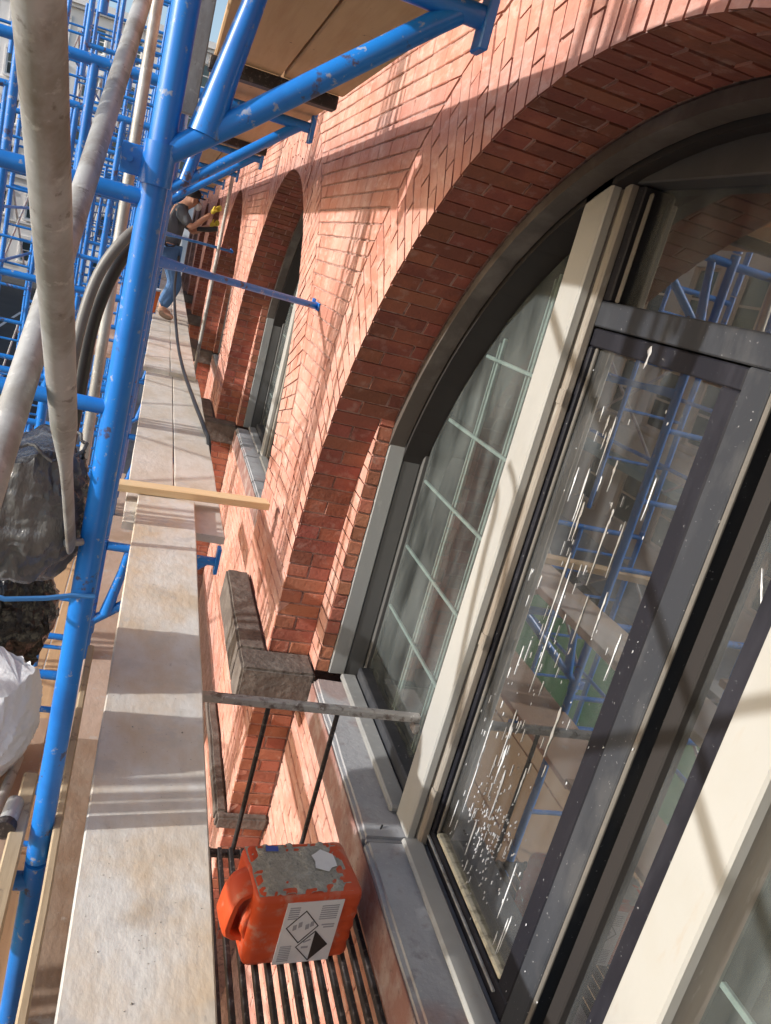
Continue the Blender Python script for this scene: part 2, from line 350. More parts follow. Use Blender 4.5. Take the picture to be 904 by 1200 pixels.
while z < 3.2:
    zc = z+CO/2; row += 1
    off = (.1016 if row % 2 else 0)
    # segments of the wall face free of openings
    segs = []; cur = 0.2; lc = 0
    for c in CENT[1:]:
        if zc < SPR: h = RA+.0
        elif zc < SPR+ring: h = math.sqrt(ring*ring-(zc-SPR)**2)
        else: h = 0
        if zc < SPR: h = RA
        if h > 0:
            if c-h > cur: segs.append((cur, c-h-JT/2, (lc, c) if zc > SPR else None))
            cur = c+h+JT/2; lc = c
    segs.append((cur, CENT[-1]+RA+1.1, (lc, 0) if zc > SPR else None))
    for a, b, ct in segs:
        if zc < SPR and zc > SILL-.2-.0 and False: pass
        if a > 26: continue
        facebricks(a, b, z+JT/2, FX, off+ (int(a*10) % 3)*.03, 'face', cutc=ct)
    if zc < SILL-.21:       # spandrels
        for c in CENT[1:5]:
            facebricks(max(c-RA, .3), c+RA-.004, z+JT/2, 1.01, off, 'face')
    z += CO
# jamb returns (facing the camera), pilasters and voussoirs
def jamb(c, first):
    z = -3.6; row = 0
    zs = []
    nA = int(round((SPR-(-3.6))/CO))
    for i in range(nA):
        z = SPR-(nA-i)*CO; zs.append(z)
        y = c+RA
        if SILL-.21 < z+CO/2 < SILL: 
            continue
        xs = [(FX+.0, FX+.2032)] if i % 2 else [(FX, FX+.098), (FX+.1075, FX+.2055)]
        for (xa, xb) in xs:
            d = R.uniform(-.003, .003)
            BR.append((((xa, y-.0+d, z+JT/2), (xb, y+.06, z+CO-JT/2)), 'arch_brick' if first else 'stuff', 'orange', 'box'))
    # pilaster inside the reveal
    yp = c+RA-.165
    topp = -.46
    nP = int(round((topp-SILL)/CO))
    for i in range(nP):
        z = SILL+i*CO
        d = R.uniform(-.003, .003)
        ln = .062
        BR.append((((1.012, yp+d, z+JT/2), (1.012+ln, yp+.10, z+CO-JT/2)), 'arch_brick' if first else 'stuff', 'orange', 'box'))
        BR.append((((1.008+rndx()*.5, yp+.104, z+JT/2), (1.05, c+RA+.1, z+CO-JT/2)) if False else ((1.008+rndx()*.3, yp+.0, z+JT/2), (1.011, c+RA+.1, z+CO-JT/2)), 'brick' if first else 'stuff', 'face', 'box'))  # thin pale strip paints the sunlit stripe on the pilaster front
NV = 90
def arch(c, first, a0, a1):
    for i in range(a0, a1):
        t0 = math.pi*i/NV + .0022; t1 = math.pi*(i+1)/NV - .0022
        def cell(r0, r1, x0, x1, kind, mk_):
            dr = R.uniform(-.0014, .0012); dx = rndx()*.6 if x0 < FX+.01 else 0
            r0 = r0+dr
            pts = []
            for x in (x0+dx, x1):
                for (r_, t_) in ((r0, t0), (r0, t1), (r1, t1), (r1, t0)):
                    pts.append((x, c+r_*math.cos(t_), SPR+r_*math.sin(t_)))
            BR.append((pts, kind if first else 'stuff', mk_, 'hex'))
        A = i % 2
        # intrados: front brick and inner brick
        if A:
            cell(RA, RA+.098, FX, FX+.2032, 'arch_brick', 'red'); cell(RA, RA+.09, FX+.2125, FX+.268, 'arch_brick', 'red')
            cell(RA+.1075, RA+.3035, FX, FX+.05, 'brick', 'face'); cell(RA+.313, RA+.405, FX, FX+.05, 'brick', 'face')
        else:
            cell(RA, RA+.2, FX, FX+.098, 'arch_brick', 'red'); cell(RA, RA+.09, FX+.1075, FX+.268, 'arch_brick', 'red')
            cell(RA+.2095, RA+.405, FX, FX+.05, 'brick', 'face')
for k, c in enumerate(CENT[1:6]):
    jamb(c, k == 0)
    arch(c, k == 0, 0, 64 if k == 0 else NV)
cp = cam.matrix_world.translation
def cen(r):
    if r[3] is None:
        p, q, z0, z1, x0, x1 = r[0]; return Vector((x0, (p+q)/2, (z0+z1)/2)), (q-p)
    if r[3] == 'box': a, b = r[0]; return (Vector(a)+Vector(b))/2, max(abs(b[i]-a[i]) for i in range(3))
    P = [Vector(p) for p in r[0]]; return sum(P, Vector())/8, .2
minv = cam.matrix_world.inverted()
def score(r):
    c, s = cen(r); q = minv @ c
    if q.z > -.3: return -1
    u = 452+968*q.x/-q.z; v = 600-968*q.y/-q.z
    if not (-10 < u < 914 and -10 < v < 1210): return -1
    inc = .22 if r[2] == 'face' else .6
    return s*inc/(q.length**2)
for k_ in ('brick', 'arch_brick'):
    ids = [i for i, r in enumerate(BR) if r[1] == k_]
    ids.sort(key=lambda i: -score(BR[i]))
    for i in ids[298:]: BR[i] = (BR[i][0], 'stuff', BR[i][2], BR[i][3])
stuffs = {}
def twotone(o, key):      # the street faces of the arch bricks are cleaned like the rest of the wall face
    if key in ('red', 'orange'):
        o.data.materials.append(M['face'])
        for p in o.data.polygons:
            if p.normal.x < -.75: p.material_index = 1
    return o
def addrec(mb, r, e, jit):
    if r[3] is None:
        p, q, z0, z1, x0, x1 = r[0]
        if e: mb.bbox((x0, p, z0), (x1, q, z1), e, jit)
        else: mb.box((x0, p, z0), (x1, q, z1))
    elif r[3] == 'box':
        a, b = r[0]
        if e and min(abs(b[i]-a[i]) for i in range(3)) > .02: mb.bbox(a, b, e, jit)
        else: mb.box(a, b)
    else:
        P = r[0]; j = lambda p: tuple(p[i]+R.uniform(-jit, jit) for i in range(3))
        P = [j(p) for p in P]
        mb.hexa([P[0], P[4], P[7], P[3], P[1], P[5], P[6], P[2]])
for r in BR:
    if r[1] in ('brick', 'arch_brick'):
        b = MB(); addrec(b, r, .0035, .0016); o = twotone(b.build(r[1], M[r[2]], bld, fix=True), r[2])
    else:
        c, s = cen(r)
        near = c.y < 9 and score(r) > 0
        if score(r) <= 0 and c.y < .2: continue
        addrec(stuffs.setdefault(r[2], MB()), r, .0035 if near else 0, .0018 if near else .002)
for k_, b in stuffs.items():
    o = twotone(b.build('brickwork', M[k_], bld, fix=True), k_); o['kind'] = 'stuff'
# pilaster cores and stone
for c in CENT[1:]:
    MB().box((1.018, c+RA-.155, SILL), (1.075, c+RA+.006, -.46)).build('pilaster_core', M['mortar'], bld)
    MB().box((1.018, c-RA-.006, SILL), (1.075, c-RA+.155, -.46)).build('pilaster_core', M['mortar'], bld)
def rough_block(a, b, e, ma, name, sub=.06, amp=.004):
    bm = bmesh.new(); bmesh.ops.create_cube(bm, size=1)
    for v in bm.verts:
        for i in range(3): v.co[i] = a[i] if v.co[i] < 0 else b[i]
    bmesh.ops.bevel(bm, geom=bm.edges[:], offset=e, segments=2, affect='EDGES')
    L_ = max(b[i]-a[i] for i in range(3)); cuts = min(24, int(L_/sub))
    bmesh.ops.subdivide_edges(bm, edges=[q for q in bm.edges if q.calc_length() > sub*1.5], cuts=max(1, cuts//2), use_grid_fill=True)
    for v in bm.verts:
        n_ = noise.noise_vector(v.co*9)*amp + noise.noise_vector(v.co*31)*amp*.5; v.co += n_
    bmesh.ops.triangulate(bm, faces=bm.faces)
    me = bpy.data.meshes.new(name); bm.to_mesh(me); bm.free(); me.materials.append(ma)
    me.polygons.foreach_set('use_smooth', [True]*len(me.polygons))
    try: me.set_sharp_from_angle(angle=math.radians(50))
    except Exception: pass
    o = bpy.data.objects.new(name, me); COL.objects.link(o); setpar(o, bld); return o
for k, c in enumerate(CENT[1:6]):
    # brown stone block that wraps the pier at sill level
    rough_block((.655, c+RA-.215, SILL-.20), (1.006, c+RA-.012, SILL+.004), .012, M['brownstone'], 'impost_stone')
    rough_block((.655, c+RA-.008, SILL-.20), (.79, c+RA+.95, SILL+.004), .012, M['brownstone'], 'impost_stone')
    rough_block((.735, c+RA-.06, -2.84), (1.004, c+RA-.008, -2.765), .012, M['brownstone'], 'belt_stone')
    rough_block((.735, c+RA-.004, -2.84), (.795, c+RA+1.18, -2.765), .012, M['brownstone'], 'belt_stone')
    # sill stones, three to a window
    for j, (ya, yb) in enumerate(((c-RA+.01, c-.15), (c-.142, c+.62), (c+.628, c+RA-.22))):
        rough_block((1.0, ya, SILL-.2), (1.30, yb, SILL-.004), .014, M['stone'], 'sill_stone', .08, .0035)
    s = rough_block((.993, c-RA+.02, SILL-.19), (.9985, c+RA-.225, SILL-.03), .002, M['sillfront'], 'sill_front', .2, .001)

# ------------------------------------------------------------ the arched windows
def ringpart(name, r0, r1, x0, x1, ma, par, c, a0=0., a1=math.pi, ydown=None):
    b = MB(); n = 44
    P = [(math.cos(a0+(a1-a0)*i/n), math.sin(a0+(a1-a0)*i/n)) for i in range(n+1)]
    sec = [(x0, r0), (x1, r0), (x1, r1), (x0, r1)]
    vs = []; fs = []
    pts = [(cc, ss, 0) for cc, ss in P]
    for (cc, ss, _) in pts:
        for (x, r) in sec: vs.append((x, c+r*cc, SPR+r*ss))
    if ydown is not None:
        pre = [(x, c+r, ydown) for (x, r) in sec]; post = [(x, c-r, ydown) for (x, r) in sec]
        vs = pre+vs+post
    m_ = len(vs)//4
    for i in range(m_-1):
        for j in range(4):
            a = i*4+j; b_ = i*4+(j+1) % 4; fs.append((a, b_, b_+4, a+4))
    fs += [(0,1,2,3), tuple((m_-1)*4+q for q in (3,2,1,0))]
    b.add(vs, fs); o = b.build(name, ma, par, fix=True); return o
def window(c, detail=True):
    def Y(y): return c+(y-1.65)
    ro = RA-.003
    win = ringpart('window', RA-.042, RA-.004, 1.074, 1.145, M['brown'], bld, c)     # outer arched casing
    W = win
    ringpart('inner_casing', RA-.060, RA-.004, 1.150, 1.262, M['void'], W, c)
    # straight grey jamb casings from sill to spring
    for sg in (1, -1):
        yy = lambda d: c+sg*d
        def bx(nm, d0, d1, x0, x1, z0, z1, ma, e=.004):
            a, b = sorted((yy(d0), yy(d1))); return MB().bbox((x0, a, z0), (x1, b, z1), e).build(nm, ma, W)
        bx('jamb_casing', 1.768, 1.85, 1.076, 1.153, SILL+.002, -.445, M['jamb'])
        bx('jamb_casing', 1.772, 1.85, 1.156, 1.240, SILL+.002, -.455, M['darkjamb'])
        bx('jamb_casing', 1.755, 1.82, 1.243, 1.285, SILL+.002, -.47, M['darkjamb'], .006)
        o_ = .09 if sg > 0 else 0.
        bx('sub_sill', .675+o_, 1.735, 1.125, 1.20, SILL+.0, SILL+.03, M['jamb'], .008)
        bx('sub_sill', .675+o_, 1.733, 1.203, 1.29, SILL+.0, SILL+.075, M['slate'], .008)
        # mullion, its side toned darker to carry the shade
        if sg > 0: m0, m1 = .622, .760
        else: m0, m1 = .505, .637
        top = SPR+math.sqrt((RA-.008)**2-m0*m0)+.01
        bx('mullion', m0, m1, 1.15, 1.185, SILL+.003, top-.012, M['cream'], .006)
        bx('mullion_side', m0+.004, m1-.01, 1.187, 1.27, SILL+.003, top-.012, M['creamside'], .004)
        bx('mullion_bead', m0-.036, m0-.002, 1.186, 1.2165, SILL+.003, top-.03, M['creamside'], .006)
        # side light: muntins and glass
        x0 = 1.262
        for zz in (-.19, -.50, -.805, -1.12, -1.42):
            d1 = min(1.732, math.sqrt((RA-.075)**2-(zz-SPR)**2))
            bx('muntin', m1-.01, d1, x0, x0+.014, zz-.007, zz+.007, M['muntin'], .003)
        for dd in (1.05, 1.36):
            zt = SPR+math.sqrt((RA-.075)**2-dd*dd)
            bx('muntin', dd-.007, dd+.007, 1.280, 1.296, SILL+.075, zt-.01, M['muntin'], .003)
            bx('muntin', dd+.025, dd+.033, 1.281, 1.295, SILL+.075, zt-.03, M['muntin'], .002)
        # glass following the arch
        gb = MB(); n = 24; dd = [.60+(1.735-.60)*i/n for i in range(n+1)]
        for a, b in zip(dd, dd[1:]):
            za = SPR+math.sqrt((RA-.065)**2-a*a); zb = SPR+math.sqrt((RA-.065)**2-b*b)
            ya, yb = yy(a), yy(b)
            gb.add([(1.258,ya,SILL+.07),(1.258,yb,SILL+.07),(1.258,yb,zb),(1.258,ya,za)], [(0,1,2,3) if sg < 0 else (3,2,1,0)])
        g = gb.build('pane', M['dustyglass'], W)
    # centre light: transom, fixed frame, casement leaves
    def B(nm, y0, y1, x0, x1, z0, z1, ma, e=.004):
        return MB().bbox((x0, Y(y0), z0), (x1, Y(y1), z1), e).build(nm, ma, W)
    B('cream_sill', 1.155, 2.262, 1.128, 1.206, SILL+.0, SILL+.022, M['cream'], .008)
    B('transom', 1.16, 2.29, 1.212, 1.30, .022, .095, M['slate'])
    B('transom', 1.16, 2.30, 1.195, 1.30, .418, .60, M['darkslate'])
    B('frame_post', 2.20, 2.29, 1.213, 1.30, .097, .416, M['black'])
    B('frame_post', 1.155, 1.21, 1.214, 1.30, .097, .416, M['black'])
    B('frame_bead', 2.178, 2.198, 1.228, 1.236, .097, .40, M['tanbead'])
    def leaf(ya, yb, z0, z1, st, x0, x1, ma, rb=None):
        B('sash_rail', ya, yb, x0, x1, z0, z0+(rb or st), ma)
        B('sash_rail', ya, yb, x0+.0003, x1-.0003, z1-.052, z1, ma)
        B('sash_stile', ya, ya+st, x0, x1, z0+(rb or st)+.001, z1-.052-.001, ma)
        B('sash_stile', yb-st, yb, x0, x1, z0+(rb or st)+.001, z1-.052-.001, ma)
    B('fixed_frame', 1.447, 1.533, 1.214, 1.30, SILL+.01, .020, M['slate'])
    leaf(1.538, 2.290, SILL+.008, .017, .067, 1.218, 1.262, M['black'])
    B('sash_bead', 2.206, 2.217, 1.228, 1.2385, SILL+.08, -.037, M['tanbead'], .003)
    B('sash_bead', 1.612, 2.20, 1.222, 1.2625, SILL+.080, SILL+.096, M['scraped'], .004)
    B('sash_bead', 1.431, 1.445, 1.216, 1.226, SILL+.02, .019, M['tanbead'], .003)
    B('sash_stile', 1.36, 1.41, 1.240, 1.29, SILL+.008, .019, M['void'])
    B('sash_stile', 1.185, 1.253, 1.214, 1.262, SILL+.008, .019, M['black'])
    B('sash_rail', 1.255, 1.358, 1.242, 1.28, SILL+.008, SILL+.04, M['black'])
    B('drip_rail', 1.60, 2.265, 1.207, 1.217, SILL+.048, SILL+.056, M['galv'], .002)
    for (ya, yb, z0, z1, x) in ((1.595, 2.225, SILL+.075, -.03, 1.240), (1.25, 1.41, SILL+.03, .02, 1.263), (1.205, 2.205, .09, .42, 1.262)):
        B('pane', ya, yb, x, x+.005, z0, z1, M['glass'], .0005)
    return W
wins = [window(c) for c in CENT[:6]]
# hinges on the near window
W0 = wins[1]
for zz in (-.2, -1.02, -1.62):
    h = MB(); h.bbox((1.181, 2.234, zz-.022), (1.1865, 2.262, zz+.022), .0015); h.tube([(1.186, 2.231, zz-.026), (1.186, 2.231, zz+.026)], .004, 8)
    h.build('hinge', M['creamside'], W0)
# dried paint runs and splashes on the near glass
dr = MB()
def run(y, z, ln, w_, x=1.2385, tilt=0.):
    n = 9; vs = []; yo = 0
    for i in range(n+1):
        t = i/n; ww = w_*(.25+1.0*math.sin(math.pi*min(1, t*1.05)**.6))*R.uniform(.45, 1.35)
        yo += R.uniform(-.25, .25)*w_
        zc = z-ln*t; yc = y+tilt*ln*t+yo
        vs += [(x, yc-ww, zc), (x-.0018, yc, zc), (x, yc+ww*R.uniform(.6, 1.3), zc)]
    fs = []
    for i in range(n):
        k = i*3; fs += [(k, k+1, k+4, k+3), (k+1, k+2, k+5, k+4)]
    dr.add(vs, fs)
for i in range(105):
    y = R.gauss(2.03, .10) if R.random() < .6 else R.uniform(1.64, 2.19)
    z = R.uniform(-1.7, -.16)
    if not 1.62 < y < 2.19: continue
    big = R.random()
    run(y, z, R.uniform(.012, .05) if big < .82 else R.uniform(.08, .2), R.uniform(.0008, .0024) if big < .82 else R.uniform(.002, .0035))
for (y, z, ln, w_) in ((1.93, -.60, .30, .0035), (1.90, -.62, .42, .003), (1.70, -.62, .13, .004), (1.72, -.98, .16, .005), (1.86, -.30, .09, .004), (1.98, -.36, .16, .004), (1.95, -.45, .12, .004), (1.93, -1.12, .2, .004), (1.88, -1.3, .18, .004), (1.78, -1.22, .12, .003), (1.97, -.20, .06, .005), (1.80, -.42, .05, .004)):
    run(y+.07, z, ln, w_)
for i in range(170):
    y = R.gauss(1.92, .075); z = R.gauss(-1.50, .10)
    if 1.63 < y < 2.15 and z > -1.72: run(y, z, R.uniform(.004, .014), R.uniform(.001, .003))
o = dr.build('paint_drips', M['drip'], W0, fix=True); o['kind'] = 'stuff'
d2 = MB(); dr_, dr = dr, d2
run(1.92, .008, .06, .006, x=1.2165)
run(1.33, -.36, .10, .0025, x=1.2615, tilt=-.5)
for i in range(70): run(R.uniform(1.42, 2.16), R.uniform(-1.8, -.03), R.uniform(.003, .01), R.uniform(.0008, .002), x=1.2125 if R.random() < .5 else 1.2165)
d2.build('paint_flecks', M['drip'], W0, fix=True)['kind'] = 'stuff'
# board across the head of each window over the upper light
for c, W in zip(CENT[:6], wins):
    hb = MB(); n = 20
    for i in range(n):
        a = -.52+1.04*i/n; b = a+1.04/n
        za = SPR+math.sqrt((RA-.22)**2-a*a); zb = SPR+math.sqrt((RA-.22)**2-b*b)
        hb.add([(1.264,c+a,.49),(1.264,c+b,.49),(1.264,c+b,.60),(1.264,c+a,.60)], [(0,3,2,1)])
    hb.build('head_board', M['brown'], W)
    sb = MB().box((1.29, c-1.62, SILL-.02), (1.56, c+1.62, SILL+.06)).build('inner_sill', M['creamside'], W)

# ------------------------------------------------------------ scaffold
BAY = 2.0; SY = [1.6+BAY*k for k in range(-2, 17)]
PX = -.036; OX = -1.56; ZB = [.52, -1.38]     # bracket levels: overhead lift, walking lift
PR = .0232
def frame_parts(y, z0, z1, root, lod=12, skip=()):
    """one walk-through frame between z0 (bottom) and z1 (header)"""
    for x in (PX, OX):
        MB().tube([(x,y,z0),(x,y,z1)], PR, lod).build('post', M['blue'], root, True)
    MB().tube([(PX,y,z1-.05),(OX,y,z1-.05)], .021, lod).build('header', M['blue'], root, True)
    for lx in (-.36, -.62):
        MB().tube([(lx,y,z0+.1),(lx,y,z1-.05)], .0175, max(6, lod-4)).build('ladder_leg', M['blue'], root, True)
    for k in range(5):
        zz = z1-.50-.38*k + .0
        if zz < z0+.05 or k in skip: continue
        MB().tube([(PX,y,zz),(-.62,y,zz)], .0145, max(6, lod-4)).build('rung', M['blue'], root, True)
    for k in range(4):
        zz = z1-.24-.38*k
        MB().tube([(-1.0,y,zz),(OX,y,zz)], .0125, max(6, lod-6)).build('rung', M['blue'], root, True)
    MB().tube([(-1.0,y,z0+.1),(-1.0,y,z1-.05)], .0175, max(6, lod-4)).build('ladder_leg', M['blue'], root, True)
LV = [(-3.30,-1.40), (-1.39,.52), (.53, 2.44)]
ordn = ['first','second','third','fourth','fifth','sixth','seventh','eighth','ninth','tenth','eleventh','twelfth','thirteenth','fourteenth','fifteenth','sixteenth','seventeenth','eighteenth','nineteenth']
lvn = ['below the walkway', 'at walkway level', 'above the overhead deck']
for li, (z0, z1) in enumerate(LV):
    proto = None
    for k, y in enumerate(SY):
        if k < 2: continue
        lab = ('blue scaffold frame %s, %s' % (lvn[li], ('standing behind the photographer' if k == 0 else 'just behind the photographer' if k == 1 else 'nearest the photographer, post crossing the view' if k == 2 else '%s bay beyond the nearest post' % ordn[k-3])))
        if li == 1 and k == 2:
            near = thing('scaffold', (PX, y, z0), lab, 'scaffold', 'blue scaffold frames along the facade'); frame_parts(y, z0, z1, near, 20, (2,3)); continue
        if proto is None:
            proto = thing('scaffold', (PX, y, z0), lab, 'scaffold', 'blue scaffold frames along the facade')
            frame_parts(y, z0, z1, proto, 16)
        else:
            c = copy_tree(proto); c.location.y = y; c['label'] = lab
# leg frames down to the pavement
for k, y in enumerate(SY):
    r = thing('scaffold', (PX, y, GZ), 'blue scaffold leg pair standing on the pavement, %s from the near end' % ordn[k], 'scaffold', 'scaffold legs on the pavement')
    for x in (PX, OX): MB().tube([(x,y,GZ+.02),(x,y,-3.31)], PR, 8).build('post', M['blue'], r, True); MB().box((x-.08,y-.08,GZ),(x+.08,y+.08,GZ+.02)).build('base_plate', M['galv'], r)
# side brackets
def bracket(y, zb, lab):
    r = thing('side_bracket', (PX, y, zb), lab, 'scaffold bracket', 'blue side brackets carrying the planks')
    MB().tube([(PX+PR,y,zb-.045),(.465,y,zb-.045)], .0205, 14).build('top_tube', M['blue'], r, True)
    MB().tube([(PX+PR*.6,y,zb-.415),(.10,y,zb-.318),(.375,y,zb-.085),(.42,y,zb-.052)], [.0215,.0215,.021,.018], 14).build('diagonal', M['blue'], r, True)
    MB().tube([(.030,y,zb-.372),(.047,y,zb-.27),(.068,y,zb-.16),(.082,y,zb-.06)], [.030,.024,.020,.020], 14).build('gusset', M['blue'], r, True)
    MB().bbox((.462,y-.026,zb-.10),(.480,y+.026,zb+.028), .003).build('end_plate', M['blue'], r)
    t = MB(); t.tube([(PX,y,zb-.475),(PX,y,zb-.405)], PR+.0055, 16); t.bbox((PX-.062,y-.006,zb-.468),(PX-.02,y+.004,zb-.418), .002); t.tube([(PX-.046,y-.012,zb-.443),(PX-.046,y+.01,zb-.443)], .006, 8)
    t.build('clamp', M['blue'], r, True)
    return r
pb = None
for li, zb in enumerate(ZB):
    for k, y in enumerate(SY[2:]):
        if li == 1 and k == 0: continue
        lab = 'blue triangular side bracket %s, on the %s' % ('under the overhead deck' if li == 0 else 'under the walkway planks', 'nearest post' if k == 0 else '%s post beyond the nearest' % ordn[k-1])
        if pb is None: pb = bracket(y, zb, lab)
        else:
            c = copy_tree(pb); c.location = (PX, y, zb); c['label'] = lab
            if li == 0 and k >= 3:
                for q_ in list(c.children):
                    if q_.name.split('.')[0] in ('diagonal', 'gusset', 'clamp'): bpy.data.objects.remove(q_)
# cross braces (outer side), galvanised
pr_ = None
for li, (z0, z1) in enumerate(LV):
    for k, y in enumerate(SY[:-1]):
        if k < 2: continue
        if (li == 1 and k == 2) or (li == 2 and k < 6): continue
        lab = 'thin galvanised cross brace on the street side, %s, %s bay' % (lvn[li], ordn[k])
        if pr_ is None:
            pr_ = thing('cross_brace', (OX-.03, y, z0), lab, 'scaffold brace', 'street-side cross braces')
            MB().tube([(OX-.035,y,z0+.35),(OX-.035,y+BAY,z1-.35)], .0125, 8).build('brace_tube', M['galv'], pr_, True)
            MB().tube([(OX-.062,y,z1-.35),(OX-.062,y+BAY,z0+.35)], .0125, 8).build('brace_tube', M['galv'], pr_, True)
        else:
            c = copy_tree(pr_); c.location = (OX-.03, y, z0); c['label'] = lab
# guard rails on the street side
gp = None
for li, (z0, z1) in enumerate(LV):
    for k, y in enumerate(SY[:-1]):
        if k < 2: continue
        if (li == 1 and k == 2) or (li == 2 and k < 6): continue
        lab = 'blue street-side guard rail pair, %s, %s bay' % (lvn[li], ordn[k])
        if gp is None:
            gp = thing('guard_rail', (OX, y, z0), lab, 'guard rail', 'blue guard rails on the street side')
            for zz in (.55, 1.08): MB().tube([(OX+.03,y,z0+zz),(OX+.03,y+BAY,z0+zz)], .016, 8).build('rail', M['blue'], gp, True)
        else:
            c = copy_tree(gp); c.location = (OX, y, z0); c['label'] = lab
# the near inner X brace: two big galvanised tubes close to the lens
def bigbrace(pts, rad, lab, flat_from=None):
    P = [Vector(p) for p in pts]; path = []; rs = []; fl = []
    n = 24
    for i in range(n+1):
        t = i/n; path.append(P[0].lerp(P[1], t)); f_ = 1
        if flat_from and t > flat_from: f_ = max(.42, 1-(t-flat_from)/.12*.58)
        rs.append(rad*(1.12 if f_ < 1 else 1)); fl.append(f_)
    o = MB().tube(path, rs, 20, True, fl).build('brace_pipe', M['galv'], None, True)
    return tag(o, lab, 'brace pipe')
bigbrace([(-.113,.50,.25), (-.072,1.572,-.632)], .0178, 'stained galvanised brace pipe with flattened end, closest to the lens on the left', .60)
bigbrace([(-.1315,2.62,.762), (-.136,.70,-.475)], .0178, 'smooth galvanised brace pipe crossing behind the stained one and the grey bag')
st = thing('brace_stud', (-.07,1.566,-.63), 'short steel stud fixing the brace pipe end to the blue post', 'stud')
MB().tube([(-.082,1.566,-.628),(PX,1.60,-.628)], .008, 10).build('stud_pin', M['galv'], st, True)
tag(MB().tube([(-.185,3.55,1.9),(-.155,3.30,-1.30)], .021, 14).build('standing_pipe', M['galv'], None, True), 'upright galvanised pipe standing just behind the nearest blue post', 'pipe')
lad = thing('ladder_rail', (-.03, 1.95, .2), 'short aluminium channel rail hanging beside the nearest blue post under the deck', 'metal channel')
MB().bbox((-.022,1.85,.20),(.012,1.875,.60),.002).build('channel', M['galv'], lad)
# wall ties
def tie(a, b, lab):
    r = thing('wall_tie', a, lab, 'wall tie', 'blue wall ties')
    a = Vector(a); b = Vector(b); 
    MB().tube([a, a.lerp(b,.08), a.lerp(b,.16), a.lerp(b,.9), b], [.024,.023,.0165,.0165,.017], 14, True, [.6,.7,1,1,.8]).build('tie_tube', M['blue'], r, True)
    p = MB(); p.bbox((b.x-.012,b.y-.055,b.z-.02),(b.x-.002,b.y+.055,b.z+.02),.002); p.bbox((b.x-.03,b.y+.04,b.z-.02),(b.x-.0125,b.y+.055,b.z+.035),.002)
    p.build('wall_plate', M['blue'], r)
tie((PX,3.6,-.175), (FX,4.36,-.235), 'blue wall tie tube from the second post to the brick pier, with flanged end')
tie((PX,9.6,-.17), (FX,10.95,-.20), 'farther blue wall tie tube reaching the brick pier beside the third arch')
# ------------------------------------------------------------ planks
def plank(x0, x1, y0, y1, z1, th, ma, lab, cat='plank', group=None, name='scaffold_plank', rz=0., e=.004, warp=.0):
    bm = bmesh.new(); n = max(2, int((y1-y0)/.25))
    b = MB(); nx = 6
    vs = []; fs = []
    L_ = y1-y0; cx = (x0+x1)/2
    for i in range(n+1):
        y = y0+L_*i/n; wv = warp*math.sin(i*1.3+x0*9)
        ex = R.uniform(-.0015, .0015)
        prof = [(x0+ex, z1-th+e), (x0+ex, z1-e), (x0+e+ex, z1), (x1-e+ex, z1), (x1+ex, z1-e), (x1+ex, z1-th+e), (x1-e, z1-th), (x0+e, z1-th)]
        for (x, z) in prof:
            xx = x - cx; yy = y-(y0+y1)/2
            vs.append((cx+xx*math.cos(rz)-yy*math.sin(rz), (y0+y1)/2+xx*math.sin(rz)+yy*math.cos(rz), z+wv))
    for i in range(n):
        for j in range(8):
            a = i*8+j; c = i*8+(j+1) % 8; fs.append((a, c, c+8, a+8))
    fs += [tuple(range(8))[::-1], tuple(n*8+j for j in range(8))]
    b.add(vs, fs); bm.free()
    o = b.build(name, ma, None, fix=True)
    return tag(o, lab, cat, group)
WZ = -1.30
def crumbs(n, x0, x1, y0, y1, z, lab):
    b = MB()
    for i in range(n):
        x = R.uniform(x0, x1); y = y0+(y1-y0)*R.random()**1.2; r = R.uniform(.0006, .0019)*(1 if R.random() < .96 else 2.0)
        P = [(x+r*R.uniform(.6,1.3)*math.cos(a), y+r*R.uniform(.6,1.3)*math.sin(a), z) for a in (0, 1.3, 2.6, 3.9, 5.2)]
        b.add(P+[(x, y, z+r*R.uniform(.5, 1.1))], [(0,1,5),(1,2,5),(2,3,5),(3,4,5),(4,0,5)])
    o = b.build('mortar_crumbs', M['cement'], None); o['kind'] = 'stuff'; o['label'] = lab; return o
crumbs(190, .075, .30, .9, 3.9, WZ+.0005, 'grey mortar crumbs scattered on the foreground plank')
crumbs(90, .05, .48, 4.3, 7.6, WZ-.0425, 'grey mortar crumbs on the planks beyond the wood beam')
plank(.052, .325, -.9, 4.05, WZ+.0, .040, M['plank'], 'long dusty cream plank in the foreground, paint-spattered, running under the wood beam', rz=math.radians(-.75))
def dblplank(y0, y1, z, lab, xx=((.03,.262),(.268,.50))):
    for (a, b), w_ in zip(xx, ('left','right')):
        plank(a, b, y0, y1, z, .038, M['plank2'], lab % w_, warp=.001)
dblplank(3.72, 7.9, WZ-.043, 'pale dusty walkway plank just beyond the wood beam, %s of the pair')
dblplank(7.75, 12.2, WZ-.005, 'pale walkway plank under the standing worker, %s of the pair', ((.0,.235),(.24,.47)))
dblplank(12.1, 20, WZ-.045, 'far walkway plank beyond the worker, %s of the pair')
dblplank(19.9, 34, WZ-.005, 'farthest walkway plank, %s of the pair')
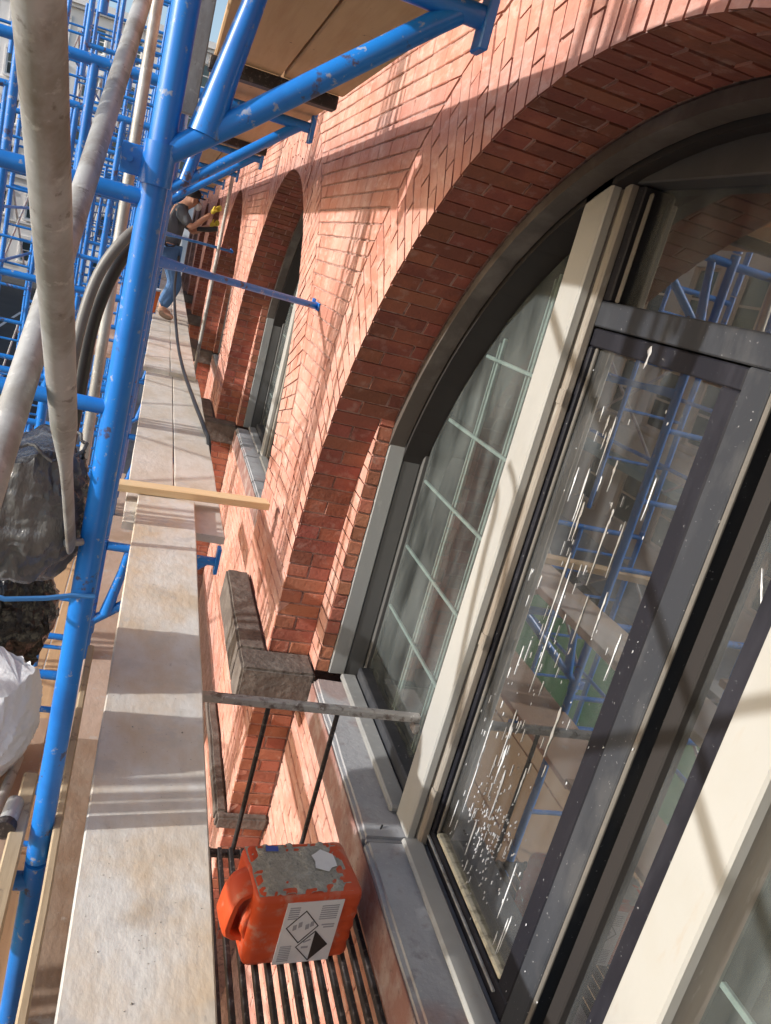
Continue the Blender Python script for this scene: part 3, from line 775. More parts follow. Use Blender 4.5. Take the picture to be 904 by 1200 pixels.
# boards left of and below the walkway
plank(-.03, .30, -.9, 2.93, -1.97, .03, M['plankdark'], 'dark board lying low under the left edge of the foreground plank')
plank(-.03, .30, 2.91, 6.6, -1.985, .03, M['plankpink'], 'worn pinkish board low under the walkway, beyond the dark board')
for i, y in enumerate((-.4, 2.7, 3.5, 6.3)):
    tag(MB().tube([(OX,y,-2.04),(.33,y,-2.04)], .021, 12).build('putlog', M['blue'], None, True), 'blue tube carrying the low boards under the walkway, %s from the near end' % ordn[i], 'scaffold tube')
plank(-.013, .006, .6, 2.42, WZ+.008, .09, M['worn'], 'narrow worn wood toe board on edge beside the nearest blue post', 'toe board', name='toe_board')
plank(-.33, -.075, -.6, 2.15, WZ-.09, .038, M['plankpink'], 'brown deck board on the frame behind the post, under the white bag')
plank(-.62, -.345, -.6, 3.0, WZ-.09, .038, M['plankdark'], 'dark outer deck board under the bags')
plank(-.10, -.066, .9, 1.78, WZ+.0, .02, M['worn'], 'thin worn wood strip lying on the deck left of the post', 'wood strip', name='wood_strip')
tag(MB().tube([(-.20,.9,WZ-.07),(-.125,1.9,WZ-.045)], .012, 10).build('steel_bar', M['steel'], None, True), 'old steel bar lying on the deck left of the post below the white bag', 'steel bar')
sc_ = thing('swivel_coupler', (-.105,1.62,WZ-.03), 'shiny steel coupler with a black collar left of the nearest post', 'coupler')
MB().tube([(-.108,1.60,WZ+.0),(-.102,1.67,WZ+.0)], .019, 14).build('coupler_body', M['galv'], sc_, True)
MB().tube([(-.110,1.575,WZ+.0),(-.1085,1.597,WZ+.0)], .0225, 14).build('collar', M['iron'], sc_, True)
# overhead planks on the upper brackets (seen from below)
for i, (y0, y1, z) in enumerate(((-.9,3.02,.56),(3.12,5.25,.56),(5.3,9.4,.56),(9.45,14,.56),(14.1,22,.56),(22.1,34,.56))):
    for (a, b), w_ in zip(((.045,.262),(.268,.475)), ('street-side','wall-side')):
        plank(a, b, y0, y1, z, .038, M['ply'], 'tan overhead plank seen from below, %s one, %s length from the near end' % (w_, ordn[i]), name='overhead_plank', group='overhead planks on the upper brackets')
plank(.44, .462, 1.0, 30, .70, .135, M['ply'], 'narrow toe board standing on edge along the wall side of the overhead deck', 'toe board', name='toe_board')
for i, y in enumerate((3.05, 5.27)):
    tag(MB().bbox((.03, y-.04, .475), (.46, y+.03, .519), .004).build('bearer', M['iron'], None), 'dark timber bearer under the overhead plank joint, %s one' % ('nearer' if i == 0 else 'farther'), 'bearer')
# the 2x4 across the walkway
bm_ = MB().bbox((-.66,-.045,-.019),(.66,.045,.019),.003).build('wood_beam', M['lumber'])
bm_.location = (.085, 4.06, WZ+.022); bm_.rotation_euler = (math.radians(0), math.radians(0), math.radians(8)); 
tag(bm_, 'pale new wood beam lying crosswise over the walkway planks', 'wood beam')
# lower deck seen through gaps and in the glass
for k in range(12):
    x = -1.5+.6*(k % 3); y = -1+2.4*(k//3)
    plank(x, x+.59, y, y+2.38, -3.26, .02, M['ply'], 'plywood sheet of the lower deck, %s from the near end, %s row' % (ordn[k//3], ('street-side','middle','wall-side')[k % 3]), 'plywood sheet', 'plywood sheets of the lower deck', 'plywood_sheet')
tf = MB(); tf.box((-2.9,-1,-3.32),(-1.58,12,-3.26)); tag(tf.build('turf_mat', M['green']), 'green artificial turf mat laid beside the lower plywood deck', 'turf mat')

# ------------------------------------------------------------ grating, railing
gr = thing('iron_grating', (.66, .8, -2.06), 'black iron bar grating of a small balcony under the near window', 'grating')
for i in range(17): MB().bbox((.335+.0405*i,-.6,-2.065),(.350+.0405*i,2.44,-2.036),.002).build('grating_bar', M['iron'], gr)
for y in (2.44, .9, -.3): MB().bbox((.33,y,-2.085),(.998,y+.03,-2.067),.002).build('bearer_bar', M['iron'], gr)
rl = thing('window_railing', (.8, 2.46, -1.45), 'worn grey steel railing from the walkway to the cream mullion, with two thin balusters', 'railing')
MB().bbox((.30,2.435,-1.462),(1.148,2.466,-1.434),.004).build('top_rail', M['steel'], rl)
MB().bbox((1.128,2.425,-1.50),(1.149,2.472,-1.463),.003).build('rail_foot', M['steel'], rl)
for x in (.596,.842): MB().tube([(x,2.45,-1.463),(x,2.45,-2.066)], .0085, 10).build('baluster', M['iron'], rl, True)
# wall below the balcony: brick rubble colour comes from the building itself

# ------------------------------------------------------------ jerry can
can = thing('jerry_can', (.72, 2.0, -2.035), 'orange plastic jerry can lying on its side on the grating, cement-crusted top, hazard label', 'jerry can')
cw, cdp, ch = .400, .238, .262
def canpt(x, y, z):     # local: x width, y depth (0 front), z up
    a = math.radians(7.5); bx_, by_ = .522, 1.905
    return (bx_+x*math.cos(a)-y*math.sin(a), by_+x*math.sin(a)+y*math.cos(a), -2.035+z)
def rbox(x0,x1,y0,y1,z0,z1,rad,segs=4,ribs=None):
    bm = bmesh.new(); bmesh.ops.create_cube(bm, size=1)
    for v in bm.verts: v.co = Vector((x0 if v.co.x<0 else x1, y0 if v.co.y<0 else y1, z0 if v.co.z<0 else z1))
    bmesh.ops.bevel(bm, geom=bm.edges[:], offset=rad, segments=segs, profile=.6, affect='EDGES')
    return bm
bm = rbox(.055, cw, 0, cdp, .0, ch, .034, 5)
for zc in [i*ch/22 for i in range(1, 22)]:
    g = bmesh.ops.bisect_plane(bm, geom=bm.verts[:]+bm.edges[:]+bm.faces[:], plane_co=(0,0,zc), plane_no=(0,0,1))
for xc in (.075,.09,.13,.145,.155,.31,.32,.345,.36):
    bmesh.ops.bisect_plane(bm, geom=bm.verts[:]+bm.edges[:]+bm.faces[:], plane_co=(xc,0,0), plane_no=(1,0,0))
for v in bm.verts:
    x, y, z = v.co
    if y < .02 and .03 < z < ch-.04 and (x < .15 or x > .315):
        v.co.y += .0055*(.5-.5*math.cos(2*math.pi*(z-.03)/.045))
    if x > cw-.01 and .03 < z < ch-.04: v.co.x -= .004*(.5-.5*math.cos(2*math.pi*(z-.03)/.045))
    v.co = Vector(canpt(*v.co)) + noise.noise_vector(v.co*7)*.003
me = bpy.data.meshes.new('body'); bm.to_mesh(me); bm.free(); me.materials.append(M['orangep'])
me.polygons.foreach_set('use_smooth', [True]*len(me.polygons))
me.set_sharp_from_angle(angle=math.radians(50))
o = bpy.data.objects.new('body', me); COL.objects.link(o); setpar(o, can)
# handle at the left end: a loop with a hole
def strap(path, yc, hw, th, name):
    b = MB(); n = 14; m_ = len(path)
    for i, (x, z) in enumerate(path):
        x0, z0 = path[max(i-1, 0)]; x1, z1 = path[min(i+1, m_-1)]
        t = Vector((x1-x0, 0, z1-z0)).normalized(); nn = Vector((-t.z, 0, t.x))
        for k in range(n):
            a = 2*math.pi*k/n; ca = math.copysign(abs(math.cos(a))**.6, math.cos(a)); sa = math.copysign(abs(math.sin(a))**.6, math.sin(a))
            b.v.append(canpt(x+nn.x*ca*th, yc+sa*hw, z+nn.z*ca*th))
    for i in range(m_-1):
        for k in range(n): b.f.append((i*n+k, i*n+(k+1) % n, (i+1)*n+(k+1) % n, (i+1)*n+k))
    b.build(name, M['orangep'], can, True, True)
strap([(.080,.232),(.050,.229),(.026,.215),(.014,.19),(.008,.15),(.004,.105),(.010,.085),(.030,.072),(.075,.070)], .105, .056, .017, 'handle')
strap([(.095,.20),(.062,.185),(.050,.15),(.048,.11),(.06,.085),(.095,.075)], .05, .018, .010, 'handle_rib')
MB().tube([canpt(.06,.15,.045),canpt(.012,.155,.04)], .026, 16).build('cap', M['hose'], can, True)
def decal(pts, y, ma, name, par=can):
    n = len(pts); b = MB(); b.add([canpt(px_, y, pz) for px_, pz in pts]+[canpt(px_, y+.003, pz) for px_, pz in pts], [tuple(range(n))[::-1], tuple(range(n, 2*n))]+[(i, (i+1) % n, n+(i+1) % n, n+i) for i in range(n)])
    return b.build(name, ma, par, fix=True)
LX0, LX1, LZ0, LZ1 = .150, .332, .010, .240
lab = decal([(LX0,LZ0),(LX1,LZ0),(LX1,LZ1),(LX0,LZ1)], -.0035, M['paper'], 'hazard_label')
def ld_(pts, ma, y=-.0046): return decal([(LX0+a*(LX1-LX0), LZ0+b*(LZ1-LZ0)) for a, b in pts], y, ma, 'print', lab)
def diamond(cx_, cy_, rx_, rz_, t=.022):
    P = [(cx_, cy_+rz_), (cx_+rx_, cy_), (cx_, cy_-rz_), (cx_-rx_, cy_)]
    for i in range(4):
        a = P[i]; b = P[(i+1) % 4]; c2 = (cx_, cy_)
        k = 1-t/.3
        a2 = (c2[0]+(a[0]-c2[0])*k, c2[1]+(a[1]-c2[1])*k); b2 = (c2[0]+(b[0]-c2[0])*k, c2[1]+(b[1]-c2[1])*k)
        ld_([a, b, b2, a2], M['ink'])
diamond(.36, .60, .29, .27); diamond(.62, .27, .29, .25)
ld_([(.62,.52),(.905,.27),(.62,.02)], M['ink'], -.0050)
ld_([(.44,.24),(.56,.24),(.56,.27),(.44,.27)], M['greyink']); ld_([(.46,.33),(.58,.37),(.57,.39),(.45,.35)], M['greyink'])
for i, (a, b) in enumerate(((.20,.60),(.29,.64),(.42,.60),(.50,.64))):
    ld_([(a,b-.05),(a+.06,b-.03),(a+.05,b+.05),(a-.01,b+.03)], M['greyink'])
for i in range(7): ld_([(.62+.0*i,.93-.035*i),(.93,.93-.035*i),(.93,.915-.035*i),(.62,.915-.035*i)], M['greyink'])
for i in range(6): ld_([(.06,.93-.035*i),(.24,.93-.035*i),(.24,.915-.035*i),(.06,.915-.035*i)], M['greyink'])
for i in range(9): ld_([(.06,.30-.03*i),(.26,.30-.03*i),(.26,.287-.03*i),(.06,.287-.03*i)], M['greyink'])
ld_([(.70,.62),(.93,.62),(.93,.60),(.70,.60)], M['greyink']); ld_([(.74,.58),(.93,.58),(.93,.56),(.74,.56)], M['greyink'])
# cement crust on top: uneven patch
cb = MB(); nx, ny = 34, 22; idx = {}
for i in range(nx+1):
    for j in range(ny+1):
        x = .062+(cw-.10)*i/nx; y = .012+(cdp-.026)*j/ny
        e_ = min(i, nx-i)/nx*3+.0; e2 = min(j, ny-j)/ny*3
        h = noise.noise(Vector((x*22, y*22, 3)))*.5+noise.noise(Vector((x*60, y*60, 9)))*.42+.36
        h -= max(0, .5-e_)*.9 + max(0, .5-e2)*.9
        hz = ch + (.0012+.006*max(0,h) if h > 0 else -.004)
        idx[i, j] = len(cb.v); cb.v.append(canpt(x, y, hz))
for i in range(nx):
    for j in range(ny): cb.f.append((idx[i,j], idx[i+1,j], idx[i+1,j+1], idx[i,j+1]))
cb.build('cement_crust', M['cement'], can, True)
b = MB(); nn = 9; ring_ = []
for i in range(12):
    a = 2*math.pi*i/12; rr = (.045, .06)[i % 2]*R.uniform(.75, 1.1)
    ring_.append(canpt(.30+rr*.8*math.cos(a), .13+rr*math.sin(a), ch+.0088))
b.add(ring_, [tuple(range(12))]); b.build('torn_sticker', M['paper'], can)
b = MB(); b.add([canpt(x, y, ch+.0085) for x, y in ((.12,.185),(.16,.182),(.165,.205),(.125,.21))], [(0,1,2,3)]); b.build('blue_mark', M['blueink'], can)
tag(MB().tube([(1.0,2.12,-2.03),(1.02,2.20,-1.93),(1.045,2.29,-1.87),(1.08,2.34,-1.826)], .0035, 6).build('wire_stub', M['hose'], None, True), 'bent black wire stub leaning on the stone sill beside the jerry can', 'wire')

# ------------------------------------------------------------ bags
def bag(name, c, s, ma, lab, seed, fold=.16, stretch=(1,1,1), sub=5):
    bm = bmesh.new(); bmesh.ops.create_icosphere(bm, subdivisions=sub, radius=1)
    for v in bm.verts:
        p = v.co.copy(); q = Vector((p.x*stretch[0], p.y*stretch[1], p.z*stretch[2]))+Vector((seed, seed*.7, seed*.3))
        r_ = 1+fold*noise.noise(q*1.6)+fold*.55*(1-2*abs(noise.noise(q*3.1)))+fold*.3*(1-2*abs(noise.noise(q*7.3)))
        for i in range(3): p[i] = math.copysign(abs(p[i])**.75, p[i])
        v.co = Vector((c[0]+p.x*s[0]*r_, c[1]+p.y*s[1]*r_, c[2]+p.z*s[2]*r_))
    me = bpy.data.meshes.new(name); bm.to_mesh(me); bm.free(); me.materials.append(ma)
    me.polygons.foreach_set('use_smooth', [True]*len(me.polygons))
    o = bpy.data.objects.new(name, me); COL.objects.link(o)
    return tag(o, lab, 'bag') if lab else o
bg1 = thing('hanging_bag', (-.2,1.68,-.75), 'grey plastic bag hanging open-mouthed from the nearest blue post, tied with blue rope', 'bag')
def sack(name, c, rx, ry, zt, zb, ma, par, seed, slump=.25, folds=9, amp=.09, droop=(0,0)):
    b = MB(); na, nh = 120, 64
    for i in range(nh+1):
        t = i/nh; z = zt+(zb-zt)*t
        prof = (.80+.22*math.sin(math.pi*min(1, t*1.15)))*(1 if t < .86 else math.sqrt(max(0, 1-((t-.86)/.14)**2))*.94+.06)
        for k in range(na):
            a = 2*math.pi*k/na
            q = Vector((math.cos(a)*1.6+seed, math.sin(a)*1.6, t*1.3))
            tw = a+1.1*t+.9*noise.noise(q*1.1)
            f = 1-2*abs(noise.noise(Vector((math.cos(tw)*2.6, math.sin(tw)*2.6, t*1.1+seed))))
            g = 1-2*abs(noise.noise(Vector((math.cos(tw)*6.5, math.sin(tw)*6.5, t*3.2+seed*2))))
            h = 1-2*abs(noise.noise(Vector((math.cos(tw)*3, math.sin(tw)*3, t*14+seed*3))))
            r = prof*(1+amp*f*1.1+amp*.7*g+amp*.35*h+.12*noise.noise(q*1.3))
            b.v.append((c[0]+droop[0]*t+rx*r*math.cos(a), c[1]+droop[1]*t+ry*r*math.sin(a), z+.012*noise.noise(q*3)+ (.02*math.sin(3*a+seed) if t < .02 else .0)))
    for i in range(nh):
        for k in range(na): b.f.append((i*na+k, i*na+(k+1) % na, (i+1)*na+(k+1) % na, (i+1)*na+k))
    b.f.append(tuple(nh*na+k for k in range(na)))
    b.f.append(tuple(k for k in range(na))[::-1])
    return b.build(name, ma, par, True, True)
sack('bag_body', (-.185,1.66), .118, .11, -.475, -.745, M['greybag'], bg1, 4.2, amp=.075)
rim = MB(); pts = []
for i in range(49):
    a = 2*math.pi*i/48; rr = 1+.10*math.sin(5*a)+.06*math.sin(11*a+1)
    pts.append((-.185+.098*rr*math.cos(a), 1.66+.092*rr*math.sin(a), -.468+.016*math.sin(3*a)+.006*math.sin(13*a)))
rim.tube(pts, .0035, 6, False); o = rim.build('rim', M['greybag'], bg1, True)
tag(MB().tube([(-.32,1.56,-.70),(-.25,1.53,-.725),(-.17,1.535,-.745),(-.10,1.555,-.742),(-.055,1.575,-.738),(-.012,1.578,-.735)], .005, 8).build('blue_rope', M['rope'], None, True), 'thin blue rope tied round the grey bag and the post', 'rope')
o = sack('black_bag', (-.335,2.3), .185, .17, -.975, -1.37, M['blackbag'], None, 9.1, amp=.11); tag(o, 'crumpled black plastic bag between the grey bag and the white bag', 'bag')
o = sack('white_bag', (-.232,1.88), .130, .14, -1.10, -1.372, M['whitebag'], None, 2.3, amp=.06, droop=(-.01,0)); tag(o, 'folded white sack under the black bag, left of the nearest post', 'bag')
# ------------------------------------------------------------ hoses, cable, conduit
def smooth_path(P, n=8):
    P = [Vector(p) for p in P]; out = []
    for i in range(len(P)-1):
        p0 = P[max(i-1,0)]; p1 = P[i]; p2 = P[i+1]; p3 = P[min(i+2,len(P)-1)]
        for k in range(n):
            t = k/n; out.append(.5*((2*p1)+(-p0+p2)*t+(2*p0-5*p1+4*p2-p3)*t*t+(-p0+3*p1-3*p2+p3)*t**3))
    out.append(P[-1]); return out
tag(MB().tube(smooth_path([(-.03,2.20,-.02),(-.085,2.09,-.065),(-.137,2.07,-.18),(-.155,2.03,-.36),(-.15,2.0,-.6),(-.17,1.93,-.72)]), .013, 10).build('grey_hose', M['greyhose'], None, True), 'grey-black hose arching from the nearest post down into the grey bag', 'hose')
tag(MB().tube(smooth_path([(-.05,2.30,-.06),(-.10,2.19,-.13),(-.135,2.16,-.28),(-.14,2.12,-.5),(-.15,2.06,-.75),(-.2,2.02,-.9)]), .019, 10).build('black_hose', M['hose'], None, True), 'thick black hose hanging behind the grey hose', 'hose')
tag(MB().tube(smooth_path([(.19,11.7,-.45),(.20,11,-.82),(.27,9.2,-1.12),(.33,7.9,-1.235),(.41,6.5,-1.27),(.47,5.75,-1.30),(.50,5.45,-1.36),(.52,5.2,-1.7)]), .016, 8).build('power_cable', M['hose'], None, True), 'black cable trailing from the worker along the right edge of the walkway', 'cable')
tag(MB().tube([(.60,10.5,1.2),(.60,10.5,-3.0)], .022, 10).build('conduit', M['galv'], None, True), 'upright grey conduit pipe in front of the third arch', 'conduit')
dc = MB(); dc.tube([(-.10,1.2,-.46),(-.10,1.2,-.44)], .006, 6)

# ------------------------------------------------------------ workers
def skin(name, V, E, ma, par, sub=2, root=0):
    bm = bmesh.new(); ly = bm.verts.layers.skin.verify(); vs = [bm.verts.new(v[:3]) for v in V]
    for a, b in E: bm.edges.new((vs[a], vs[b]))
    for i, v in enumerate(vs):
        rr = V[i][3]; v[ly].radius = (rr, V[i][4] if len(V[i]) > 4 else rr); v[ly].use_root = (i == root)
    me = bpy.data.meshes.new(name); bm.to_mesh(me); bm.free()
    o = bpy.data.objects.new(name, me); COL.objects.link(o)
    sm = o.modifiers.new('skin', 'SKIN'); sm.use_smooth_shade = True
    s2 = o.modifiers.new('sub', 'SUBSURF'); s2.levels = sub; s2.render_levels = sub
    me.materials.append(ma)
    if par: setpar(o, par)
    return o
def ell(name, c, s, ma, par, rot=None):
    bm = bmesh.new(); bmesh.ops.create_icosphere(bm, subdivisions=3, radius=1)
    for v in bm.verts: v.co = Vector((c[0]+v.co.x*s[0], c[1]+v.co.y*s[1], c[2]+v.co.z*s[2]))
    me = bpy.data.meshes.new(name); bm.to_mesh(me); bm.free(); me.materials.append(ma)
    me.polygons.foreach_set('use_smooth', [True]*len(me.polygons))
    o = bpy.data.objects.new(name, me); COL.objects.link(o); setpar(o, par); return o
def hand(c, dirv, ma, par, name='glove'):
    """palm, four unequal bent fingers and a thumb"""
    c = Vector(c); d = Vector(dirv).normalized(); up = Vector((0,0,1)); sd = d.cross(up).normalized(); up = sd.cross(d)
    V = [(*(c-d*.05), .026), (*c, .036, .02), (*(c+d*.045), .036, .02)]; E = [(0,1),(1,2)]
    for i, ln in enumerate((.060,.072,.066,.050)):
        o_ = up*(.027-.018*i)
        b = len(V); V.append((*(c+d*.055+o_), .011)); V.append((*(c+d*(.055+ln*.55)+o_+sd*.012), .010)); V.append((*(c+d*(.055+ln*.85)+o_+sd*.036), .008))
        E += [(2,b),(b,b+1),(b+1,b+2)]
    b = len(V); V.append((*(c+up*.034+d*.01), .013)); V.append((*(c+up*.058+d*.045+sd*.02), .010)); E += [(1,b),(b,b+1)]
    return skin(name, V, E, ma, par, 1, 1)
def worker(bx, by, bz, lab, pose, shirt, glove, name='person'):
    p = thing(name, (bx, by, bz), lab, 'person')
    J = {k: Vector((bx+v[0]*1.08, by+v[1]*1.1, bz+v[2]*1.035)) for k, v in pose.items() if k != 'mask'}
    def v(k, r, r2=None, d=(0,0,0)): q = J[k]+Vector(d); return (*q, r*1.15, (r2 or r)*1.15)
    V = [v('pelvis',.125,.10), v('waist',.12,.095), v('chest',.155,.11), v('neck',.055), v('head',.085,.10), v('crown',.075,.085),
         v('shL',.06), v('elL',.045), v('wrL',.03), v('shR',.06), v('elR',.045), v('wrR',.03),
         v('hipL',.09), v('knL',.06), v('anL',.042), v('hipR',.09), v('knR',.06), v('anR',.042), v('toL',.038), v('toR',.038)]
    E = [(0,1),(1,2),(2,3),(3,4),(4,5),(2,6),(6,7),(7,8),(2,9),(9,10),(10,11),(0,12),(12,13),(13,14),(0,15),(15,16),(16,17),(14,18),(17,19)]
    body = skin('body', [tuple(list(a[:3])+[a[3]*.9, a[4]*.9]) for a in V], E, M['skin'], p)
    # face
    f = J['head']; fd = Vector(pose['face']).normalized(); sd = fd.cross(Vector((0,0,1))).normalized()
    skin('nose', [(*(f+fd*.075+Vector((0,0,.02))), .014), (*(f+fd*.105-Vector((0,0,.01))), .016)], [(0,1)], M['skin'], p, 1)
    for s in (1,-1):
        ell('eye', f+fd*.078+sd*.032*s+Vector((0,0,.028)), (.012,.012,.009), M['capm'], p)
        ell('ear', f+sd*.088*s, (.018,.012,.032), M['skin'], p)
    shv = [v('pelvis',.15,.125,(0,0,.02)), v('waist',.145,.12), v('chest',.175,.135), v('neck',.085,.08,(0,0,-.03)), v('shL',.085), v('shR',.085)]
    mL = J['shL'].lerp(J['elL'], .9); mR = J['shR'].lerp(J['elR'], .9)
    shv += [(*mL,.065,.065), (*mR,.065,.065)]
    sh = skin('shirt', shv, [(0,1),(1,2),(2,3),(2,4),(2,5),(4,6),(5,7)], shirt, p)
    jn = [v('pelvis',.14,.12,(0,0,-.02)), v('hipL',.105), v('knL',.078), v('anL',.062,None,(0,0,.05)), v('hipR',.105), v('knR',.078), v('anR',.062,None,(0,0,.05))]
    skin('trousers', jn, [(0,1),(1,2),(2,3),(0,4),(4,5),(5,6)], M['jeans'], p)
    for s in 'LR':
        a = J['an'+s]; t = J['to'+s]
        skin('boot', [(*(a+Vector((0,0,.03))), .058), (*(a-Vector((0,0,.035))), .055), (*(t-Vector((0,0,.0))), .045)], [(0,1),(1,2)], M['boots'], p, 1)
        e = J['el'+s]; wr = J['wr'+s]
        hand(wr+(wr-e).normalized()*.05, (wr-e), glove, p)
    # cap, mask
    c = ell('cap', J['crown']+Vector((0,0,.0))-fd*.01, (.108,.10,.075), M['capm'], p)
    b = MB(); bc = J['crown']+fd*.10-Vector((0,0,.015))
    b.bbox(tuple(bc-Vector((.06,.07,.008))), tuple(bc+Vector((.06,.07,.008))), .006); o = b.build('cap_peak', M['capm'], p)
    if pose.get('mask'):
        ell('face_mask', f+fd*.075-Vector((0,0,.04)), (.045,.055,.052), M['maskm'], p)
    return p
base = dict(pelvis=(0,0,.86), waist=(-.005,0,1.02), chest=(.03,0,1.27), neck=(.07,0,1.45), head=(.17,0,1.52), crown=(.165,0,1.61), face=(1,0,-.15),
    shL=(.03,.19,1.38), elL=(.24,.20,1.15), wrL=(.42,.12,1.28), shR=(.03,-.19,1.38), elR=(.20,-.23,1.20), wrR=(.40,-.14,1.43),
    hipL=(0,.10,.82), knL=(.13,.14,.47), anL=(.02,.18,.10), hipR=(0,-.10,.82), knR=(.16,-.12,.47), anR=(.04,-.18,.10), toL=(.16,.19,.045), toR=(.19,-.19,.045), mask=True)
w1 = worker(.06, 11.9, WZ-.0, 'masked person in grey shirt, jeans, black cap and yellow gloves working on the brick wall', base, M['tee'], M['glove'])
# tool in the worker's hands
gt = thing('angle_grinder', (.44,11.78,-.06), 'black handheld grinder held against the brick pier by the worker', 'power tool')
MB().tube([(.36,11.92,-.05),(.50,11.88,-.02),(.62,11.84,.02)], [.028,.035,.03], 12).build('tool_body', M['hose'], gt, True)
MB().tube([(.62,11.83,-.02),(.632,11.829,-.018)], .062, 20).build('disc', M['galv'], gt, True)
hs_ = MB(); hs_.tube(smooth_path([(.06,11.72,.02),(-.06,11.70,-.16),(.02,11.72,-.36),(.16,11.75,-.30)]), .016, 8)
o = hs_.build('harness_strap', M['capm'], w1, True)
p2 = dict(base); p2.update(pelvis=(0,0,.60), waist=(.05,0,.76), chest=(.12,0,.98), neck=(.18,0,1.14), head=(.23,0,1.25), crown=(.235,0,1.34), shL=(.12,.19,1.08), elL=(.30,.2,.86), wrL=(.42,.1,1.02), shR=(.12,-.19,1.08), elR=(.26,-.22,.86), wrR=(.40,-.14,1.0),
    knL=(.30,.14,.42), knR=(.26,-.14,.42), anL=(.0,.18,.1), anR=(-.05,-.18,.1), toL=(.14,.19,.045), toR=(.1,-.19,.045), mask=False)
w2 = worker(-.38, 13.2, WZ-.0, 'person crouching behind the standing worker, orange vest and orange gloves', p2, M['oglove'], M['oglove'])
plank(-.75, -.07, 8.0, 20, WZ-.005, .038, M['plankpink'], 'worn deck board on the frames beside the crouching person')
bk = thing('orange_bucket', (-.02, 11.3, WZ), 'orange bucket with a white rim standing beside the worker', 'bucket')
MB().tube([(-.10,12.35,WZ),(-.10,12.35,WZ+.30)], [.12,.15], 24).build('pail', M['oglove'], bk, True)
MB().tube([(-.10,12.35,WZ+.301),(-.10,12.35,WZ+.325)], .155, 24).build('rim', M['maskm'], bk, True)

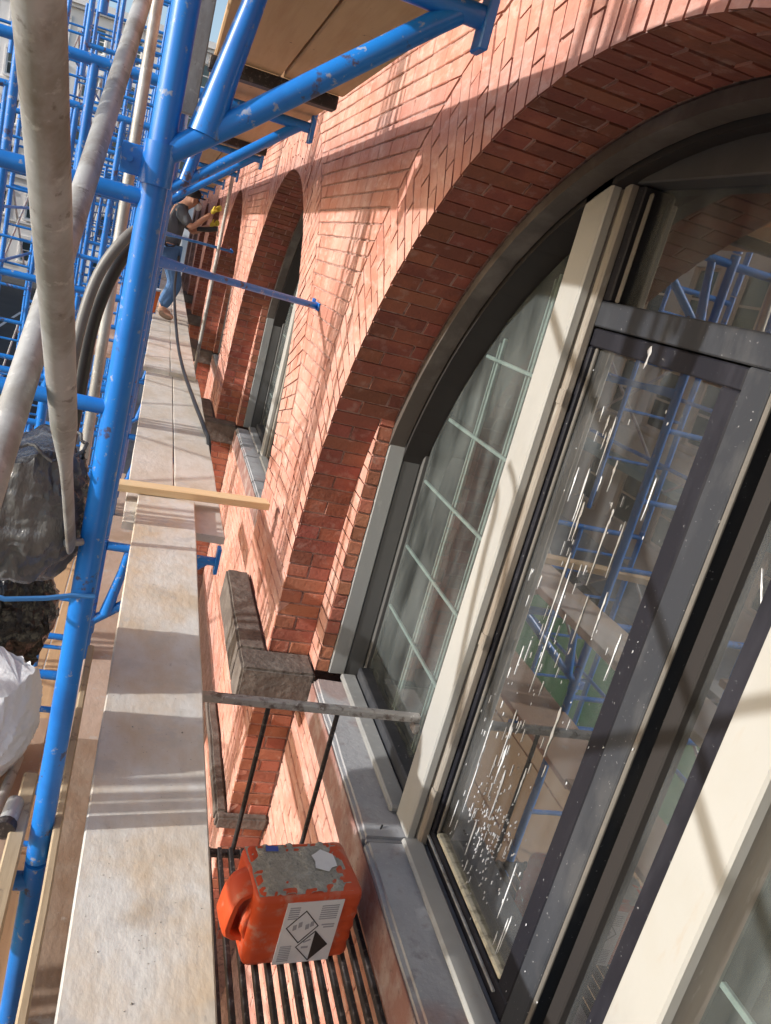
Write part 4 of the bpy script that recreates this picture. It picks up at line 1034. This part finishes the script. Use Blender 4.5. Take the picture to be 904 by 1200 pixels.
# ------------------------------------------------------------ buildings across the street
def frontbld(name, y0, y1, xf, zt, wallm, trim, lab, storey, wspace, ww, wh, band=None, g=M['farglass']):
    b = thing(name, (xf-6, (y0+y1)/2, GZ), lab, 'building')
    # wall with real openings: horizontal strips
    wb = MB(); z = GZ; rows_ = []
    k = 0; zz = GZ+1.1
    while zz+wh < zt-.8: rows_.append((zz, zz+wh)); zz += storey; k += 1
    n = int((y1-y0-1.5)/wspace); cols = [(y0+1+wspace*(i+.5)-ww/2, y0+1+wspace*(i+.5)+ww/2) for i in range(n)]
    def q(ya, yb, za, zb): wb.add([(xf,ya,za),(xf,yb,za),(xf,yb,zb),(xf,ya,zb)], [(0,1,2,3)])
    prev = GZ-.15
    for (za, zb) in rows_:
        q(y0, y1, prev, za); pv = y0
        for (ya, yb) in cols:
            q(pv, ya, za, zb); pv = yb
            D_ = .25
            wb.add([(xf,ya,za),(xf-D_,ya,za),(xf-D_,ya,zb),(xf,ya,zb),(xf,yb,za),(xf-D_,yb,za),(xf-D_,yb,zb),(xf,yb,zb)], [(0,1,2,3),(4,7,6,5),(0,4,5,1),(3,2,6,7)])
        q(pv, y1, za, zb); prev = zb
    q(y0, y1, prev, zt)
    wb.add([(xf,y0,GZ-.15),(xf-12,y0,GZ-.15),(xf-12,y0,zt),(xf,y0,zt),(xf,y1,GZ-.15),(xf-12,y1,GZ-.15),(xf-12,y1,zt),(xf,y1,zt)], [(0,3,2,1),(4,5,6,7),(3,7,6,2),(1,2,6,5)])
    wb.build('wall', wallm, b)
    co = MB(); co.box((xf+.003,y0-.1,zt-.35),(xf+.55,y1+.1,zt+.1)); co.box((xf+.003,y0-.05,zt-.6),(xf+.3,y1+.05,zt-.353)); co.build('cornice', trim, b)
    for r_ in range(len(rows_)):
        if rows_[r_][0]-.45 > GZ+1: MB().box((xf+.003,y0,rows_[r_][0]-.42),(xf+.14,y1,rows_[r_][0]-.24)).build('string_course', trim, b)
    pw = None
    for (za, zb) in rows_:
        for (ya, yb) in cols:
            if pw is None:
                f_ = MB(); t = .09
                f_.box((xf-.16,ya,za),(xf-.08,ya+t,zb)); f_.box((xf-.16,yb-t,za),(xf-.08,yb,zb)); f_.box((xf-.16,ya+t,za),(xf-.08,yb-t,za+t)); f_.box((xf-.16,ya+t,zb-t),(xf-.08,yb-t,zb)); f_.box((xf-.15,ya+t,(za+zb)/2-.04),(xf-.09,yb-t,(za+zb)/2+.04))
                f_.box((xf+.004,ya-.12,za-.14),(xf+.2,yb+.12,za-.003)); f_.box((xf+.004,ya-.14,zb+.003),(xf+.12,yb+.14,zb+.22))
                f_.box((xf+.004,ya-.14,za),(xf+.07,ya-.004,zb)); f_.box((xf+.004,yb+.004,za),(xf+.07,yb+.14,zb))
                pw = f_.build('window', trim, b); MB().box((xf-.13,ya+.05,za+.05),(xf-.12,yb-.05,zb-.05)).build('pane', g, pw)
                o0 = (ya, za)
            else:
                c = pw.copy(); COL.objects.link(c); c.location = (0, ya-o0[0], za-o0[1])
                for ch_ in pw.children: d = ch_.copy(); COL.objects.link(d); d.parent = c
    if band:
        MB().box((xf+.15,y0+.5,GZ+3.1),(xf+1.1,y1-.5,GZ+3.35)).build('awning', M['copper'], b)
    return b
frontbld('limestone_building', 15, 31, -14.5, 6.6, M['lime'], M['lime'], 'cream limestone building across the street with tall framed windows, mirrored in the glass', 3.5, 2.6, 1.35, 2.1, True)
frontbld('salmon_building', 31.3, 46, -14.5, 7.4, M['salmon'], M['lime'], 'salmon brick building across the street with green copper awning', 3.3, 2.7, 1.2, 1.9, True)
frontbld('brown_building', 46.3, 64, -14.5, 8.2, M['darkb'], M['salmon'], 'brown brick building across the street, farthest of its row', 3.3, 2.7, 1.2, 1.9)
b_ = frontbld('white_building', 0, 60, 0, 13, M['paleb'], M['paleb'], 'white building with rows of windows closing the far end of the street', 3.2, 2.6, 1.2, 1.7)
b_.matrix_world = Matrix.Translation((-26, 72, 0)) @ Matrix.Rotation(-math.pi/2, 4, 'Z') @ Matrix.Translation((0, -20, 0)) @ Matrix.Translation(b_.location)
